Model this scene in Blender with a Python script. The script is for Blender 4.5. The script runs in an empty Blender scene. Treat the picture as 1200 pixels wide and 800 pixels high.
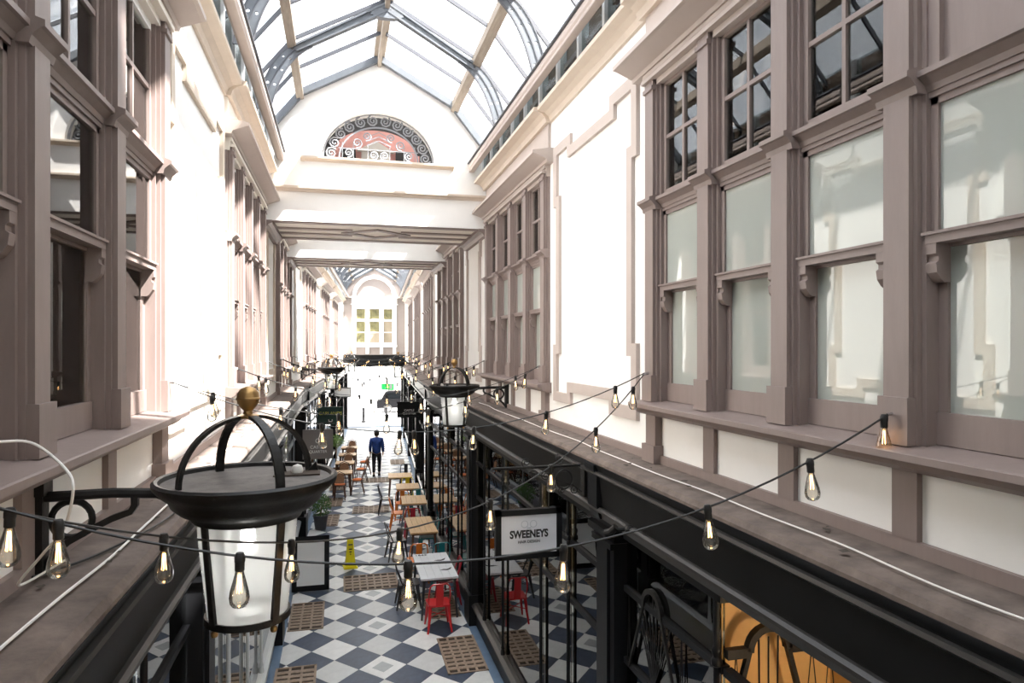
import bpy, bmesh, math, random
from mathutils import Vector, Matrix
random.seed(7)
PI = math.pi
SC = bpy.context.scene
COL = SC.collection
# ------------------------------------------------------------------ camera, world, sun, exposure
cam_d = bpy.data.cameras.new('camera')
cam_d.sensor_width = 36.0; cam_d.lens = 24.0; cam_d.shift_y = 7/1200
cam_d.clip_start = 0.05; cam_d.clip_end = 400
cam = bpy.data.objects.new('camera', cam_d); COL.objects.link(cam)
cam.location = (-0.63, 0.0, 4.9)
cam.rotation_euler = (PI/2, 0, -math.atan(201/800))
SC.camera = cam
w = bpy.data.worlds.new('sky'); SC.world = w; w.use_nodes = True
bgn = w.node_tree.nodes['Background']
bgn.inputs[0].default_value = (0.93, 0.97, 1.0, 1); bgn.inputs[1].default_value = 4.0
sun_d = bpy.data.lights.new('sun', 'SUN'); sun_d.energy = 36.0; sun_d.angle = 0.02; sun_d.color = (1.0, 0.94, 0.86)
sun = bpy.data.objects.new('sun', sun_d); COL.objects.link(sun)
sun.rotation_euler = Vector((-1.0, 0.40, -1.6)).to_track_quat('-Z', 'Y').to_euler()
SC.view_settings.view_transform = 'Standard'; SC.view_settings.look = 'None'
SC.view_settings.exposure = 0.56; SC.view_settings.gamma = 1.0
SC.view_settings.use_curve_mapping = False

# ------------------------------------------------------------------ materials
MATS = {}
def mat(name, col, rough=0.6, metal=0.0, var=0.0, scale=8.0, bump=0.0, spec=0.5, emit=None, estr=0.0, stretch=None, coat=0.0):
    m = bpy.data.materials.new(name); m.use_nodes = True
    nt = m.node_tree; b = nt.nodes['Principled BSDF']
    b.inputs['Base Color'].default_value = (*col, 1); b.inputs['Roughness'].default_value = rough
    b.inputs['Metallic'].default_value = metal; b.inputs['Specular IOR Level'].default_value = spec
    b.inputs['Coat Weight'].default_value = coat
    if emit:
        b.inputs['Emission Color'].default_value = (*emit, 1); b.inputs['Emission Strength'].default_value = estr
    if var or bump:
        tc = nt.nodes.new('ShaderNodeTexCoord'); mp = nt.nodes.new('ShaderNodeMapping')
        nt.links.new(tc.outputs['Object'], mp.inputs[0])
        if stretch: mp.inputs['Scale'].default_value = stretch
        n = nt.nodes.new('ShaderNodeTexNoise'); n.inputs['Scale'].default_value = scale
        n.inputs['Detail'].default_value = 6; n.inputs['Roughness'].default_value = 0.65
        nt.links.new(mp.outputs[0], n.inputs['Vector'])
        if var:
            r = nt.nodes.new('ShaderNodeValToRGB')
            r.color_ramp.elements[0].position = 0.3; r.color_ramp.elements[1].position = 0.7
            r.color_ramp.elements[0].color = (*[max(0, c*(1-var)) for c in col], 1)
            r.color_ramp.elements[1].color = (*[min(1, c*(1+var)) for c in col], 1)
            nt.links.new(n.outputs['Fac'], r.inputs[0]); nt.links.new(r.outputs[0], b.inputs['Base Color'])
        if bump:
            bp = nt.nodes.new('ShaderNodeBump'); bp.inputs['Strength'].default_value = bump; bp.inputs['Distance'].default_value = 0.02
            nt.links.new(n.outputs['Fac'], bp.inputs['Height']); nt.links.new(bp.outputs[0], b.inputs['Normal'])
    MATS[name] = m
    return m
def glassmat(name, tint=(1, 1, 1), base=0.04, boost=1.0, rough=0.0, milk=0.0, milkcol=(.9, .92, .88)):
    """thin pane: transparent seen straight on, mirror-like at grazing angles, optional milky film"""
    m = bpy.data.materials.new(name); m.use_nodes = True; nt = m.node_tree
    for n in list(nt.nodes):
        if n.type != 'OUTPUT_MATERIAL': nt.nodes.remove(n)
    out = [n for n in nt.nodes if n.type == 'OUTPUT_MATERIAL'][0]
    tr = nt.nodes.new('ShaderNodeBsdfTransparent'); tr.inputs[0].default_value = (*tint, 1)
    gl = nt.nodes.new('ShaderNodeBsdfGlossy'); gl.inputs['Roughness'].default_value = rough
    fr = nt.nodes.new('ShaderNodeFresnel'); fr.inputs[0].default_value = 1.5
    ma = nt.nodes.new('ShaderNodeMath'); ma.operation = 'MULTIPLY_ADD'; ma.use_clamp = True
    ma.inputs[1].default_value = boost; ma.inputs[2].default_value = base
    nt.links.new(fr.outputs[0], ma.inputs[0])
    src = tr.outputs[0]
    if milk:
        df = nt.nodes.new('ShaderNodeBsdfTranslucent'); df.inputs[0].default_value = (*milkcol, 1)
        d2 = nt.nodes.new('ShaderNodeBsdfDiffuse'); d2.inputs[0].default_value = (*milkcol, 1)
        mm = nt.nodes.new('ShaderNodeMixShader'); mm.inputs[0].default_value = 0.5
        nt.links.new(df.outputs[0], mm.inputs[1]); nt.links.new(d2.outputs[0], mm.inputs[2])
        mk = nt.nodes.new('ShaderNodeMixShader'); mk.inputs[0].default_value = milk
        nt.links.new(tr.outputs[0], mk.inputs[1]); nt.links.new(mm.outputs[0], mk.inputs[2]); src = mk.outputs[0]
    mx = nt.nodes.new('ShaderNodeMixShader')
    nt.links.new(ma.outputs[0], mx.inputs[0]); nt.links.new(src, mx.inputs[1]); nt.links.new(gl.outputs[0], mx.inputs[2])
    nt.links.new(mx.outputs[0], out.inputs[0]); MATS[name] = m
    return m
mat('white', (.86, .85, .82), .75, var=.025, scale=3, bump=.05)
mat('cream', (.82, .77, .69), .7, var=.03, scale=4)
mat('taupe', (.235, .182, .165), .5, var=.07, scale=5, bump=.05, stretch=(3, 3, .6))
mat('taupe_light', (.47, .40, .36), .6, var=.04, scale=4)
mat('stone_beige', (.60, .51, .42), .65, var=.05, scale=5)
mat('ledge', (.135, .104, .088), .85, var=.35, scale=7, bump=.3)
mat('black', (.010, .010, .010), .4, var=.2, scale=4, spec=.12)
mat('black_satin', (.011, .0115, .013), .4, spec=.14)
mat('black_mould', (.035, .033, .031), .35, spec=.35)
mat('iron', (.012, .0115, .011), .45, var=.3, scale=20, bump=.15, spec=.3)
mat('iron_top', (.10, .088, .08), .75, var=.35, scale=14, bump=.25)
mat('steel_paint', (.13, .145, .165), .5, var=.1, scale=6)
mat('dark_bar', (.09, .095, .11), .5)
mat('timber_roof', (.34, .29, .235), .7, var=.2, scale=6, stretch=(6, .6, 6))
mat('grille_pale', (.22, .23, .25), .5)
mat('facade_trim', (.5, .47, .44), .7)
mat('gold', (.36, .22, .085), .38, metal=.85, var=.15, scale=20)
mat('slate', (.045, .066, .110), .42, var=.25, scale=9)
mat('tile_white', (.86, .86, .84), .45, var=.07, scale=6)
mat('tile_grey', (.67, .68, .67), .45, var=.08, scale=6)
mat('tile_inset', (.40, .42, .42), .35, var=.1, scale=8)
mat('border_blue', (.13, .20, .30), .4, var=.15, scale=5)
mat('joint', (.12, .12, .12), .8)
mat('grate_metal', (.33, .245, .18), .6, var=.3, scale=18, bump=.2)
mat('hole_shade', (.05, .034, .024), .9)  # dark colour stands for shade in grate slots and lantern hatch
mat('frame_grey', (.20, .22, .25), .45, var=.05)
mat('frame_pale', (.55, .57, .58), .5)
mat('blind', (.80, .81, .76), .85, var=.05, scale=2.2, stretch=(1, 1, .3))
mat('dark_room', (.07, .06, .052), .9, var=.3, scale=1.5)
mat('brick_out', (.17, .115, .085), .9, var=.35, scale=6)
mat('ochre', (.62, .36, .12), .6, var=.12, scale=3, stretch=(1, 1, .3))
mat('shop_floor', (.16, .11, .075), .5, var=.3, scale=5)
mat('shop_wall', (.33, .28, .21), .8, var=.15, scale=2)
mat('wire_black', (.012, .012, .012), .5)
mat('wire_white', (.75, .73, .68), .6)
mat('filament', (1, .75, .4), .5, emit=(1, .55, .2), estr=8)
mat('fill_glow', (1, .9, .75), .5, emit=(1, .82, .55), estr=7)
mat('lamp_white', (1, 1, 1), .5, emit=(1, .97, .92), estr=9)
mat('sign_white', (.78, .79, .83), .4)
mat('sign_ink', (.02, .02, .022), .6)
mat('sign_faint', (.50, .53, .57), .6)
mat('sign_grey', (.20, .18, .18), .6)
mat('sign_green', (.02, .06, .05), .5)
mat('sign_yellow', (.75, .72, .10), .5)
mat('paper_white', (.85, .85, .84), .6)
mat('exit_green', (.02, .42, .08), .4, emit=(.02, .6, .1), estr=1.2)
mat('wood_top', (.62, .40, .20), .45, var=.16, scale=5, stretch=(6, .7, 6))
mat('wood_dark', (.11, .05, .03), .45, var=.2, scale=6)
mat('cane', (.42, .22, .12), .6, var=.2, scale=12)
mat('cushion', (.66, .17, .04), .8, var=.15, scale=9)
mat('white_top', (.72, .74, .77), .4, var=.05, scale=4, stretch=(1, 5, 1))
for n_, c_ in dict(red=(.62, .015, .02), crimson=(.42, .012, .03), orange=(.78, .20, .02), teal=(.015, .20, .22), yellow=(.85, .62, .01), graphite=(.025, .025, .028)).items():
    mat('chair_'+n_, c_, .35, var=.06, scale=8, coat=.3)
mat('cone_yellow', (.90, .78, .01), .45)
mat('leaf', (.07, .16, .035), .6, var=.4, scale=6)
mat('leaf_pale', (.18, .30, .07), .6, var=.4, scale=6)
mat('pot_grey', (.10, .10, .11), .7)
mat('pot_brown', (.09, .045, .03), .7)
mat('stem', (.22, .15, .09), .8)
mat('skin', (.55, .34, .25), .6)
mat('jacket_blue', (.015, .05, .22), .8, var=.2, scale=10)
mat('trousers', (.015, .016, .022), .8)
mat('shoe', (.03, .02, .018), .6)
mat('cap', (.05, .05, .055), .8)
mat('hair', (.05, .035, .025), .8)
mat('pink_stone', (.50, .25, .23), .8, var=.1, scale=5)
mat('street', (.62, .61, .62), .8, var=.08, scale=1)
mat('car_black', (.008, .008, .009), .5, spec=.03)
mat('car_glass', (.004, .005, .006), .4, spec=.03)
mat('tyre', (.02, .02, .02), .8)
mat('chrome', (.6, .6, .6), .25, metal=1)
mat('stained', (.16, .15, .07), .4, var=.5, scale=4)
mat('end_grey', (.33, .285, .265), .7, var=.05, scale=3)
mat('debris', (.05, .04, .03), .9)
mat('sun_block_masonry', (.55, .50, .45), .85, var=.1, scale=1)
glassmat('roof_glass', (.97, .98, 1.0), .02, .6)
glassmat('clerestory_pane', (.75, .78, .78), .0, .07)
glassmat('sun_filter_milk', (.9, .9, .9), .02, .4, milk=.93, milkcol=(.8, .8, .8))  # for the cover added to dim sunlight inside the bridge
glassmat('pane_clear', (.86, .90, .86), .03, 1.15)
glassmat('pane_milky', (.90, .94, .89), .02, .9, milk=.72, milkcol=(.84, .88, .82))
glassmat('shop_glass', (.80, .84, .80), .06, 1.25)
glassmat('bulb_glass', (.97, .95, .9), .03, .9)
glassmat('lantern_glass', (.95, .96, .94), .02, .6, milk=.42, milkcol=(.92, .94, .93))

# ------------------------------------------------------------------ mesh helpers
class MB:
    def __init__(s): s.v = []; s.f = []
    def box(s, x0, x1, y0, y1, z0, z1):
        b = len(s.v)
        s.v += [(x, y, z) for z in (z0, z1) for y in (y0, y1) for x in (x0, x1)]
        s.f += [tuple(b+i for i in q) for q in ((0, 2, 3, 1), (4, 5, 7, 6), (0, 1, 5, 4), (2, 6, 7, 3), (0, 4, 6, 2), (1, 3, 7, 5))]
        return s
    def prism(s, prof, a0, a1, axis='y'):
        """closed profile extruded along an axis; profile is (x,z) for y, (x,y) for z, (y,z) for x"""
        n = len(prof); b = len(s.v)
        for a in (a0, a1):
            for p, q in prof:
                s.v.append((p, a, q) if axis == 'y' else ((p, q, a) if axis == 'z' else (a, p, q)))
        s.f += [(b+i, b+(i+1) % n, b+n+(i+1) % n, b+n+i) for i in range(n)]
        s.f += [tuple(b+i for i in range(n)), tuple(b+n+i for i in reversed(range(n)))]
        return s
    def tube(s, pts, r, n=6, closed=False, cap=True):
        pts = [Vector(p) for p in pts]; m = len(pts); b = len(s.v); N = None
        rr = r if isinstance(r, (list, tuple)) else [r]*m
        for i, p in enumerate(pts):
            if closed: t = (pts[(i+1) % m]-pts[i-1])
            else: t = pts[min(i+1, m-1)]-pts[max(i-1, 0)]
            t.normalize()
            if N is None:
                N = t.orthogonal().normalized()
            else:
                N = (N-t*N.dot(t))
                N = N.normalized() if N.length > 1e-6 else t.orthogonal().normalized()
            B = t.cross(N)
            for k in range(n):
                a = 2*PI*k/n
                s.v.append(tuple(p+(N*math.cos(a)+B*math.sin(a))*rr[i]))
        for i in range(m if closed else m-1):
            for k in range(n):
                j = (i+1) % m
                s.f.append((b+i*n+k, b+i*n+(k+1) % n, b+j*n+(k+1) % n, b+j*n+k))
        if cap and not closed:
            s.f.append(tuple(b+k for k in reversed(range(n)))); s.f.append(tuple(b+(m-1)*n+k for k in range(n)))
        return s
    def lathe(s, prof, n=24, c=(0, 0, 0)):
        b = len(s.v); m = len(prof)
        for r, z in prof:
            for k in range(n):
                a = 2*PI*k/n
                s.v.append((c[0]+r*math.cos(a), c[1]+r*math.sin(a), c[2]+z))
        for i in range(m-1):
            for k in range(n):
                s.f.append((b+i*n+k, b+i*n+(k+1) % n, b+(i+1)*n+(k+1) % n, b+(i+1)*n+k))
        return s
    def strip(s, pts, w, t, wdir=(0, 1, 0)):
        """flat bar of width w (along wdir) and thickness t following pts"""
        pts = [Vector(p) for p in pts]; W = Vector(wdir).normalized(); b = len(s.v); m = len(pts)
        for i, p in enumerate(pts):
            tg = (pts[min(i+1, m-1)]-pts[max(i-1, 0)]).normalized(); N = tg.cross(W).normalized()
            for a, c in ((-1, -1), (1, -1), (1, 1), (-1, 1)):
                s.v.append(tuple(p+W*(a*w/2)+N*(c*t/2)))
        for i in range(m-1):
            for k in range(4):
                s.f.append((b+4*i+k, b+4*i+(k+1) % 4, b+4*i+4+(k+1) % 4, b+4*i+4+k))
        s.f += [(b+3, b+2, b+1, b), tuple(b+4*(m-1)+k for k in range(4))]
        return s
    def mesh(s, name, smooth=False):
        me = bpy.data.meshes.new(name); me.from_pydata(s.v, [], s.f)
        bm = bmesh.new(); bm.from_mesh(me); bmesh.ops.recalc_face_normals(bm, faces=bm.faces); bm.to_mesh(me); bm.free()
        if smooth:
            me.polygons.foreach_set('use_smooth', [True]*len(me.polygons))
            me.set_sharp_from_angle(angle=0.7)
        me.update()
        return me
    def build(s, name, m, parent=None, loc=(0, 0, 0), rz=0, smooth=False):
        return ob(name, s.mesh(name, smooth), m, parent, loc, rz)
def ob(name, me, m=None, parent=None, loc=(0, 0, 0), rz=0):
    o = bpy.data.objects.new(name, me); COL.objects.link(o)
    if m and not me.materials: me.materials.append(MATS[m])
    o.location = loc; o.rotation_euler = (0, 0, rz)
    if parent: o.parent = parent
    return o
def empty(name, loc=(0, 0, 0), rz=0, parent=None):
    o = bpy.data.objects.new(name, None); COL.objects.link(o); o.location = loc; o.rotation_euler = (0, 0, rz)
    o.empty_display_size = .1
    if parent: o.parent = parent
    return o
def tag(o, label, cat, group=None):
    o['label'] = label; o['category'] = cat
    if group: o['group'] = group
    return o
def struct(o, label=None):
    o['kind'] = 'structure'
    if label: o['label'] = label
    return o
def copy_tree(o, parent=None):
    c = o.copy(); COL.objects.link(c)
    if parent: c.parent = parent
    for ch in list(o.children): copy_tree(ch, c)
    return c
def text(body, size, m, parent, loc, rot=(PI/2, 0, 0), name='lettering', ext=.002, bold=0.0):
    cu = bpy.data.curves.new(name, 'FONT'); cu.body = body; cu.size = size; cu.align_x = 'CENTER'; cu.align_y = 'CENTER'; cu.extrude = ext; cu.offset = bold*size
    t = bpy.data.objects.new(name, cu); COL.objects.link(t)
    dg = bpy.context.evaluated_depsgraph_get(); me = bpy.data.meshes.new_from_object(t.evaluated_get(dg))
    bpy.data.objects.remove(t); o = ob(name, me, m, parent, loc); o.rotation_euler = rot
    return o
def box(name, m, parent, *d): return MB().box(*d).build(name, m, parent)

# ------------------------------------------------------------------ the arcade axis: straight to S0, then a slight bend
S0 = 17.0; BETA = math.radians(3.1); SEND = 42.5
def pos(s, u=0.0, z=0.0):
    if s <= S0: return Vector((u, s, z))
    return Vector((u*math.cos(BETA)+(s-S0)*math.sin(BETA), S0+(s-S0)*math.cos(BETA)-u*math.sin(BETA), z))
def ang(s): return 0.0 if s <= S0 else -BETA
def sside(side): return 'right' if side > 0 else 'left'
def frame(name, s, side, d, z=0):
    """Empty at distance d from the axis; local x points out of the arcade, local y along it"""
    return empty(name, pos(s, side*d, z), ang(s)+(0 if side > 0 else PI))
WALL = 1.85; ZL = 3.98
PT = .84; BAYC = [9.75, 15.75, 21.9, 28.2, 34.5]
BAYS = {1: [(3.38, .84)]+[(c, PT) for c in BAYC], -1: [(3.08, 1.01)]+[(c, PT) for c in BAYC]}    # centre, width of one light
SECT = [(-1.2, S0), (S0, SEND)]      # straight runs

# ------------------------------------------------------------------ floor with tiles
DU, DS = .72, .803; HW = 1.54; SO = 10.61
def clip(poly, u0, u1):
    def half(p, k, sg):
        o = []
        for i in range(len(p)):
            a, b = p[i], p[(i+1) % len(p)]; da = sg*(k-a[0]); db = sg*(k-b[0])
            if da >= 0: o.append(a)
            if (da >= 0) != (db >= 0):
                t = da/(da-db); o.append((a[0]+t*(b[0]-a[0]), a[1]+t*(b[1]-a[1])))
        return o
    p = half(poly, u1, 1)
    return half(p, u0, -1) if p else p
floor = struct(MB().box(-5, 5, -1.2, S0+.6, -.2, 0).build('floor', 'joint'), 'black and white diamond tiled arcade floor')
floor2 = struct(MB().box(-5, 5, -.3, SEND-S0, -.2, -.001).build('floor', 'joint', None, pos(S0+1e-6), -BETA), 'far run of the tiled arcade floor')
cache = {}
far = {k: MB() for k in ('slate', 'tile_white', 'tile_grey', 'tile_inset')}
def tile(u, s, kind):
    g = .004
    poly = [(u-DU/2+g, s), (u, s-DS/2+g), (u+DU/2-g, s), (u, s+DS/2-g)]
    poly = clip(poly, -HW, HW)
    if len(poly) < 3: return
    nar = min(p[0] for p in poly), max(p[0] for p in poly)
    if nar[1]-nar[0] < .05: return
    near = s < 20.6
    if near and s > 7.5:
        if s <= S0:
            loc = [(p[0]-u, p[1]-s) for p in poly]
            me = None; key = (round(u, 3), kind)
            if key in cache: me = cache[key]
            else: me = MB().prism(loc, 0, .018, 'z').mesh('tile'); cache[key] = me
            o = ob('tile', me, kind, floor, (u, s, random.uniform(-.0005, .0005)))
        else:
            p0 = pos(s, u)
            me = MB().prism([(p[0]-u, p[1]-s) for p in poly], 0, .018, 'z').mesh('tile') if (round(u, 3), kind, 'b') not in cache else cache[(round(u, 3), kind, 'b')]
            cache[(round(u, 3), kind, 'b')] = me
            o = ob('tile', me, kind, floor2, (u, s-S0, 0))
        return o
    m = far[kind]; fr = s > S0
    b = len(m.v); z = .018
    for p in poly:
        q = pos(p[1], p[0]) if fr else Vector((p[0], p[1], 0)); m.v.append((q.x, q.y, z))
    m.f.append(tuple(range(b, b+len(poly))))
j0 = int((-1 - SO)/(DS/2)); j1 = int((SEND-SO)/(DS/2))
for j in range(j0, j1):
    s = SO + j*DS/2
    if abs(s-S0) < .02: s += .03
    for i in range(-5, 6):
        if (i+j) % 2: continue
        if i % 2:
            tile(i*DU/2, s, 'slate')
        else:
            k = 'tile_white' if (i//2 + j//2) % 2 == 0 else 'tile_grey'
            o = tile(i*DU/2, s, k)
            if i == 0 and (j//2) % 2 == 0 and o:
                h = .45; key = 'inset'
                pr = [(-DU/2*h, 0), (0, -DS/2*h), (DU/2*h, 0), (0, DS/2*h)]
                if key not in cache: cache[key] = MB().prism(pr, .0175, .0205, 'z').mesh('tile_inset')
                ob('tile_inset', cache[key], 'tile_inset', o)
for k, m in far.items():
    if m.v:
        o = m.build('tiles_far', k, floor); o['kind'] = 'stuff'
for (a, b) in SECT:
    for side in (1, -1):
        fl = floor if a < S0 else floor2
        y0, y1 = (a, b) if a < S0 else (0, b-a)
        u0, u1 = sorted((side*HW, side*1.78))
        MB().box(u0, u1, y0, y1, 0, .017).build('border_slab', 'border_blue', fl)

# ------------------------------------------------------------------ side walls
ZC = 7.70
for si, (a, b) in enumerate(SECT):
    for side in (1, -1):
        wl = struct(frame('wall_'+sside(side), (a+b)/2+(1e-6 if si else 0), side, WALL), 'white plastered upper wall of the arcade')
        mid = (a+b)/2; L = (b-a)/2
        def Y(s): return (s-mid)*side
        m = MB()
        bays = [(c, 4*q) for c, q in BAYS[side] if a <= c < b]
        cur = a
        for c, BL in bays+[(None, 0)]:
            e = (c-BL/2) if c else b
            y0, y1 = sorted((Y(cur), Y(e))); m.box(0, .3, y0, y1, ZL-.1, ZC+.1)
            if c:
                y0, y1 = sorted((Y(c-BL/2), Y(c+BL/2)))
                m.box(0, .3, y0, y1, ZL-.1, 4.46); m.box(0, .3, y0, y1, 7.0, ZC+.1)
                cur = c+BL/2
        m.build('plaster', 'white', wl)
        MB().box(-.03, 0, -L, L, ZL, 4.045).build('skirting', 'taupe', wl)
        # main cornice, breaking forward over the bays
        m = MB(); pr = [(0, 7.62), (-.03, 7.62), (-.05, 7.68), (-.10, 7.72), (-.16, 7.735), (-.19, 7.74), (-.19, 7.785), (0, 7.80)]
        m.prism(pr, -L, L)
        for c, BL in bays:
            m.prism([(x-(.045 if x < 0 else 0), z-(.004 if x < 0 else 0)) for x, z in pr], Y(c)-BL/2-.2, Y(c)+BL/2+.2)
        m.build('cornice', 'stone_beige', wl)
        # clerestory strip: dark glazing, posts, masonry behind
        box('clerestory_backing', 'brick_out', wl, -.01, .35, -L, L, ZC+.1, 8.44)
        box('clerestory_glass', 'clerestory_pane', wl, -.10, -.094, -L, L, 7.80, 8.42)
        n = int(2*L/.7); mp = MB().box(-.13, -.02, -.03, .03, 7.80, 8.42).mesh('clerestory_post')
        for k in range(n+1): ob('clerestory_post', mp, 'frame_pale', wl, (0, -L+.1+k*.7, 0))
        mb2 = MB().box(-.06, -.01, -.3, .3, 8.0, 8.06).mesh('clerestory_rail')
        for k in range(n): ob('clerestory_rail', mb2, 'taupe', wl, (0, -L+.45+k*.7, random.uniform(-.05, .1)))
        # eared panel frames between the bays
        A = 1.115; z0, z1 = 4.33, 7.2
        for pc in [6.56, 12.85, 18.9, 25.05, 31.35]:
            if not (a <= pc < b): continue
            q = [(-A, z0), (-A+.5, z0), (-A+.5, z0+.13), (A-.5, z0+.13), (A-.5, z0), (A, z0), (A, z0+.55), (A-.1, z0+.55), (A-.1, z1-.6), (A, z1-.6), (A, z1),
                 (A-.5, z1), (A-.5, z1-.13), (-A+.5, z1-.13), (-A+.5, z1), (-A, z1), (-A, z1-.6), (-A+.1, z1-.6), (-A+.1, z0+.55), (-A, z0+.55)]
            if pc in (12.85, 18.9): q = [(y*.62, z) for y, z in q]
            n = len(q); hw = .055; ins, outs = [], []
            for i in range(n):
                p, c, nx = Vector(q[i-1]), Vector(q[i]), Vector(q[(i+1) % n])
                d1 = (c-p).normalized(); d2 = (nx-c).normalized()
                n1 = Vector((-d1.y, d1.x)); n2 = Vector((-d2.y, d2.x)); o_ = (n1+n2)*hw
                ins.append(c+o_); outs.append(c-o_)
            m = MB()
            for x in (-.035, 0.01):
                for P in (ins, outs): m.v += [(x, p.x, p.y) for p in P]
            for x2, (i0) in ((0, 0),):
                pass
            I0, O0, I1, O1 = 0, n, 2*n, 3*n
            for i in range(n):
                j = (i+1) % n
                m.f += [(I0+i, I0+j, O0+j, O0+i), (I1+i, O1+i, O1+j, I1+j), (I0+i, I1+i, I1+j, I0+j), (O0+i, O0+j, O1+j, O1+i)]
            m.build('panel_moulding', 'taupe_light' if side > 0 else 'stone_beige', wl, (0, Y(pc), 0))  # left moulding is a paler copy, sunlight put into its colour
# unseen block added on the sunny side to shade the near left wall
sun_block = struct(MB().box(3.2, 9, -9, 1.3, 0, 18).build('wall_sun_block', 'sun_block_masonry'), 'unseen masonry block added to shade the near left wall')

# ------------------------------------------------------------------ window bays
def make_bay(side, PT, blank=None):
    BL = 4*PT
    B = empty('window_1'); B['kind'] = 'structure'
    pil_l = MB(); pil_l.box(-.075, .12, -.072, .072, 4.47, 6.0); pil_l.box(-.05, .12, -.092, .092, 4.47, 6.0); pil_l.box(-.025, .12, -.115, .115, 4.47, 6.0); pil_l.box(-.095, 0, -.085, .085, 4.47, 4.68)
    pil_u = MB(); pil_u.box(-.075, .12, -.072, .072, 6.09, 7.03); pil_u.box(-.05, .12, -.092, .092, 6.09, 7.03); pil_u.box(-.025, .12, -.115, .115, 6.09, 7.03)
    pil_u.box(-.09, .1, -.082, .082, 6.95, 6.98)
    ml, mu = pil_l.mesh('pilaster'), pil_u.mesh('upper_pilaster')
    stile = MB().box(-.03, 0, -.07, .07, ZL+.06, 4.37).mesh('stile')
    estile = MB().box(-.06, 0, -.085, .085, ZL, 4.37).box(-.085, 0, -.11, .11, ZL, 4.12).mesh('end_stile')
    for k in range(5):
        y = -BL/2+k*PT
        ob('pilaster', ml, 'taupe', B, (0, y, 0)); ob('upper_pilaster', mu, 'taupe', B, (0, y, 0))
        if k in (0, 4): ob('end_stile', estile, 'taupe', B, (0, y, 0))
        else: ob('stile', stile, 'taupe', B, (0, y, 0))
    e = BL/2+.17
    MB().prism([(.25, 4.50), (.02, 4.475), (-.17, 4.455), (-.18, 4.45), (-.18, 4.42), (-.13, 4.41), (-.12, 4.385), (-.08, 4.36), (0, 4.35), (.25, 4.35)], -e, e).build('sill', 'taupe', B)
    pr = [(.1, 6.0), (-.02, 6.0), (-.03, 6.025), (-.06, 6.055), (-.075, 6.06), (-.075, 6.085), (-.03, 6.10), (.1, 6.11)]
    m = MB()
    for k in range(4): m.prism(pr, -BL/2+k*PT+.1, -BL/2+(k+1)*PT-.1)
    for k in range(5): m.prism([(x-(.05 if x < 0 else 0), z+(.003 if z > 6.01 else -.004)) for x, z in pr], -BL/2+k*PT-.115, -BL/2+k*PT+.115)
    m.box(-.012, .1, -BL/2, BL/2, 5.975, 6.105)
    m.build('transom_cornice', 'taupe', B)
    MB().box(-.10, .2, -BL/2-.09, BL/2+.09, 7.03, 7.06).box(-.05, .2, -BL/2-.12, BL/2+.12, 6.985, 7.13).box(-.075, .2, -BL/2-.12, BL/2+.12, 7.085, 7.13).build('architrave', 'taupe_light' if side > 0 else 'cream', B)  # sunny side gets cream instead of taupe, sunlight put into the colour
    MB().prism([(.1, 7.12), (-.09, 7.12), (-.10, 7.15), (-.24, 7.205), (-.27, 7.21), (-.27, 7.245), (-.05, 7.285), (.1, 7.285)], -BL/2-.28, BL/2+.28).build('entablature', 'taupe_light', B)
    box('attic_panel', 'taupe_light' if side > 0 else 'cream', B, -.035, .05, -BL/2-.14, BL/2+.14, 7.28, 7.63)  # attic panel likewise paler on the left, sun painted in
    w2 = PT/2-.112
    s_u = MB().box(.0, .035, -w2, -w2+.04, 5.36, 5.99).box(.0, .035, w2-.04, w2, 5.36, 5.99).box(.0, .035, -w2, w2, 5.945, 6.0).box(-.03, .035, -w2, w2, 5.345, 5.395).box(-.042, .03, -w2-.01, w2+.01, 5.382, 5.395).mesh('sash')
    s_l = MB().box(.04, .075, -w2, -w2+.05, 4.5, 5.38).box(.04, .075, w2-.05, w2, 4.5, 5.38).box(.03, .075, -w2, w2, 4.48, 4.62).box(.04, .075, -w2, w2, 5.33, 5.385).mesh('sash')
    hp = [(-.028, 5.345), (-.028, 5.30), (-.014, 5.29), (-.014, 5.27), (-.028, 5.26), (-.022, 5.22), (0, 5.19), (.015, 5.18), (.05, 5.18), (.05, 5.345)]
    horn = MB().prism(hp, -.026, .026).mesh('horn')
    u_f = MB().box(.0, .05, -w2, -w2+.04, 6.1, 7.0).box(.0, .05, w2-.04, w2, 6.1, 7.0).box(.0, .05, -w2, w2, 6.10, 6.14).box(.0, .05, -w2, w2, 6.96, 7.0).box(.005, .04, -.013, .013, 6.12, 6.98).box(.005, .04, -w2, w2, 6.54, 6.568).mesh('upper_light')
    pu = MB().box(.014, .018, -w2+.035, w2-.035, 5.385, 5.95).mesh('pane'); pl = MB().box(.055, .059, -w2+.045, w2-.045, 4.61, 5.34).mesh('pane')
    ps = MB().box(.02, .024, -w2/2+.012, w2/2-.012, -.21, .21).mesh('pane')
    blind = MB().box(.10, .11, -w2-.05, w2+.05, 4.45, 6.03).mesh('blind')
    panel = MB().box(.01, .05, -w2, w2, 6.1, 7.0).box(-.015, .05, -w2+.0, -w2+.06, 6.1, 7.0).box(-.015, .05, w2-.06, w2, 6.1, 7.0).mesh('blank_panel')
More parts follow.
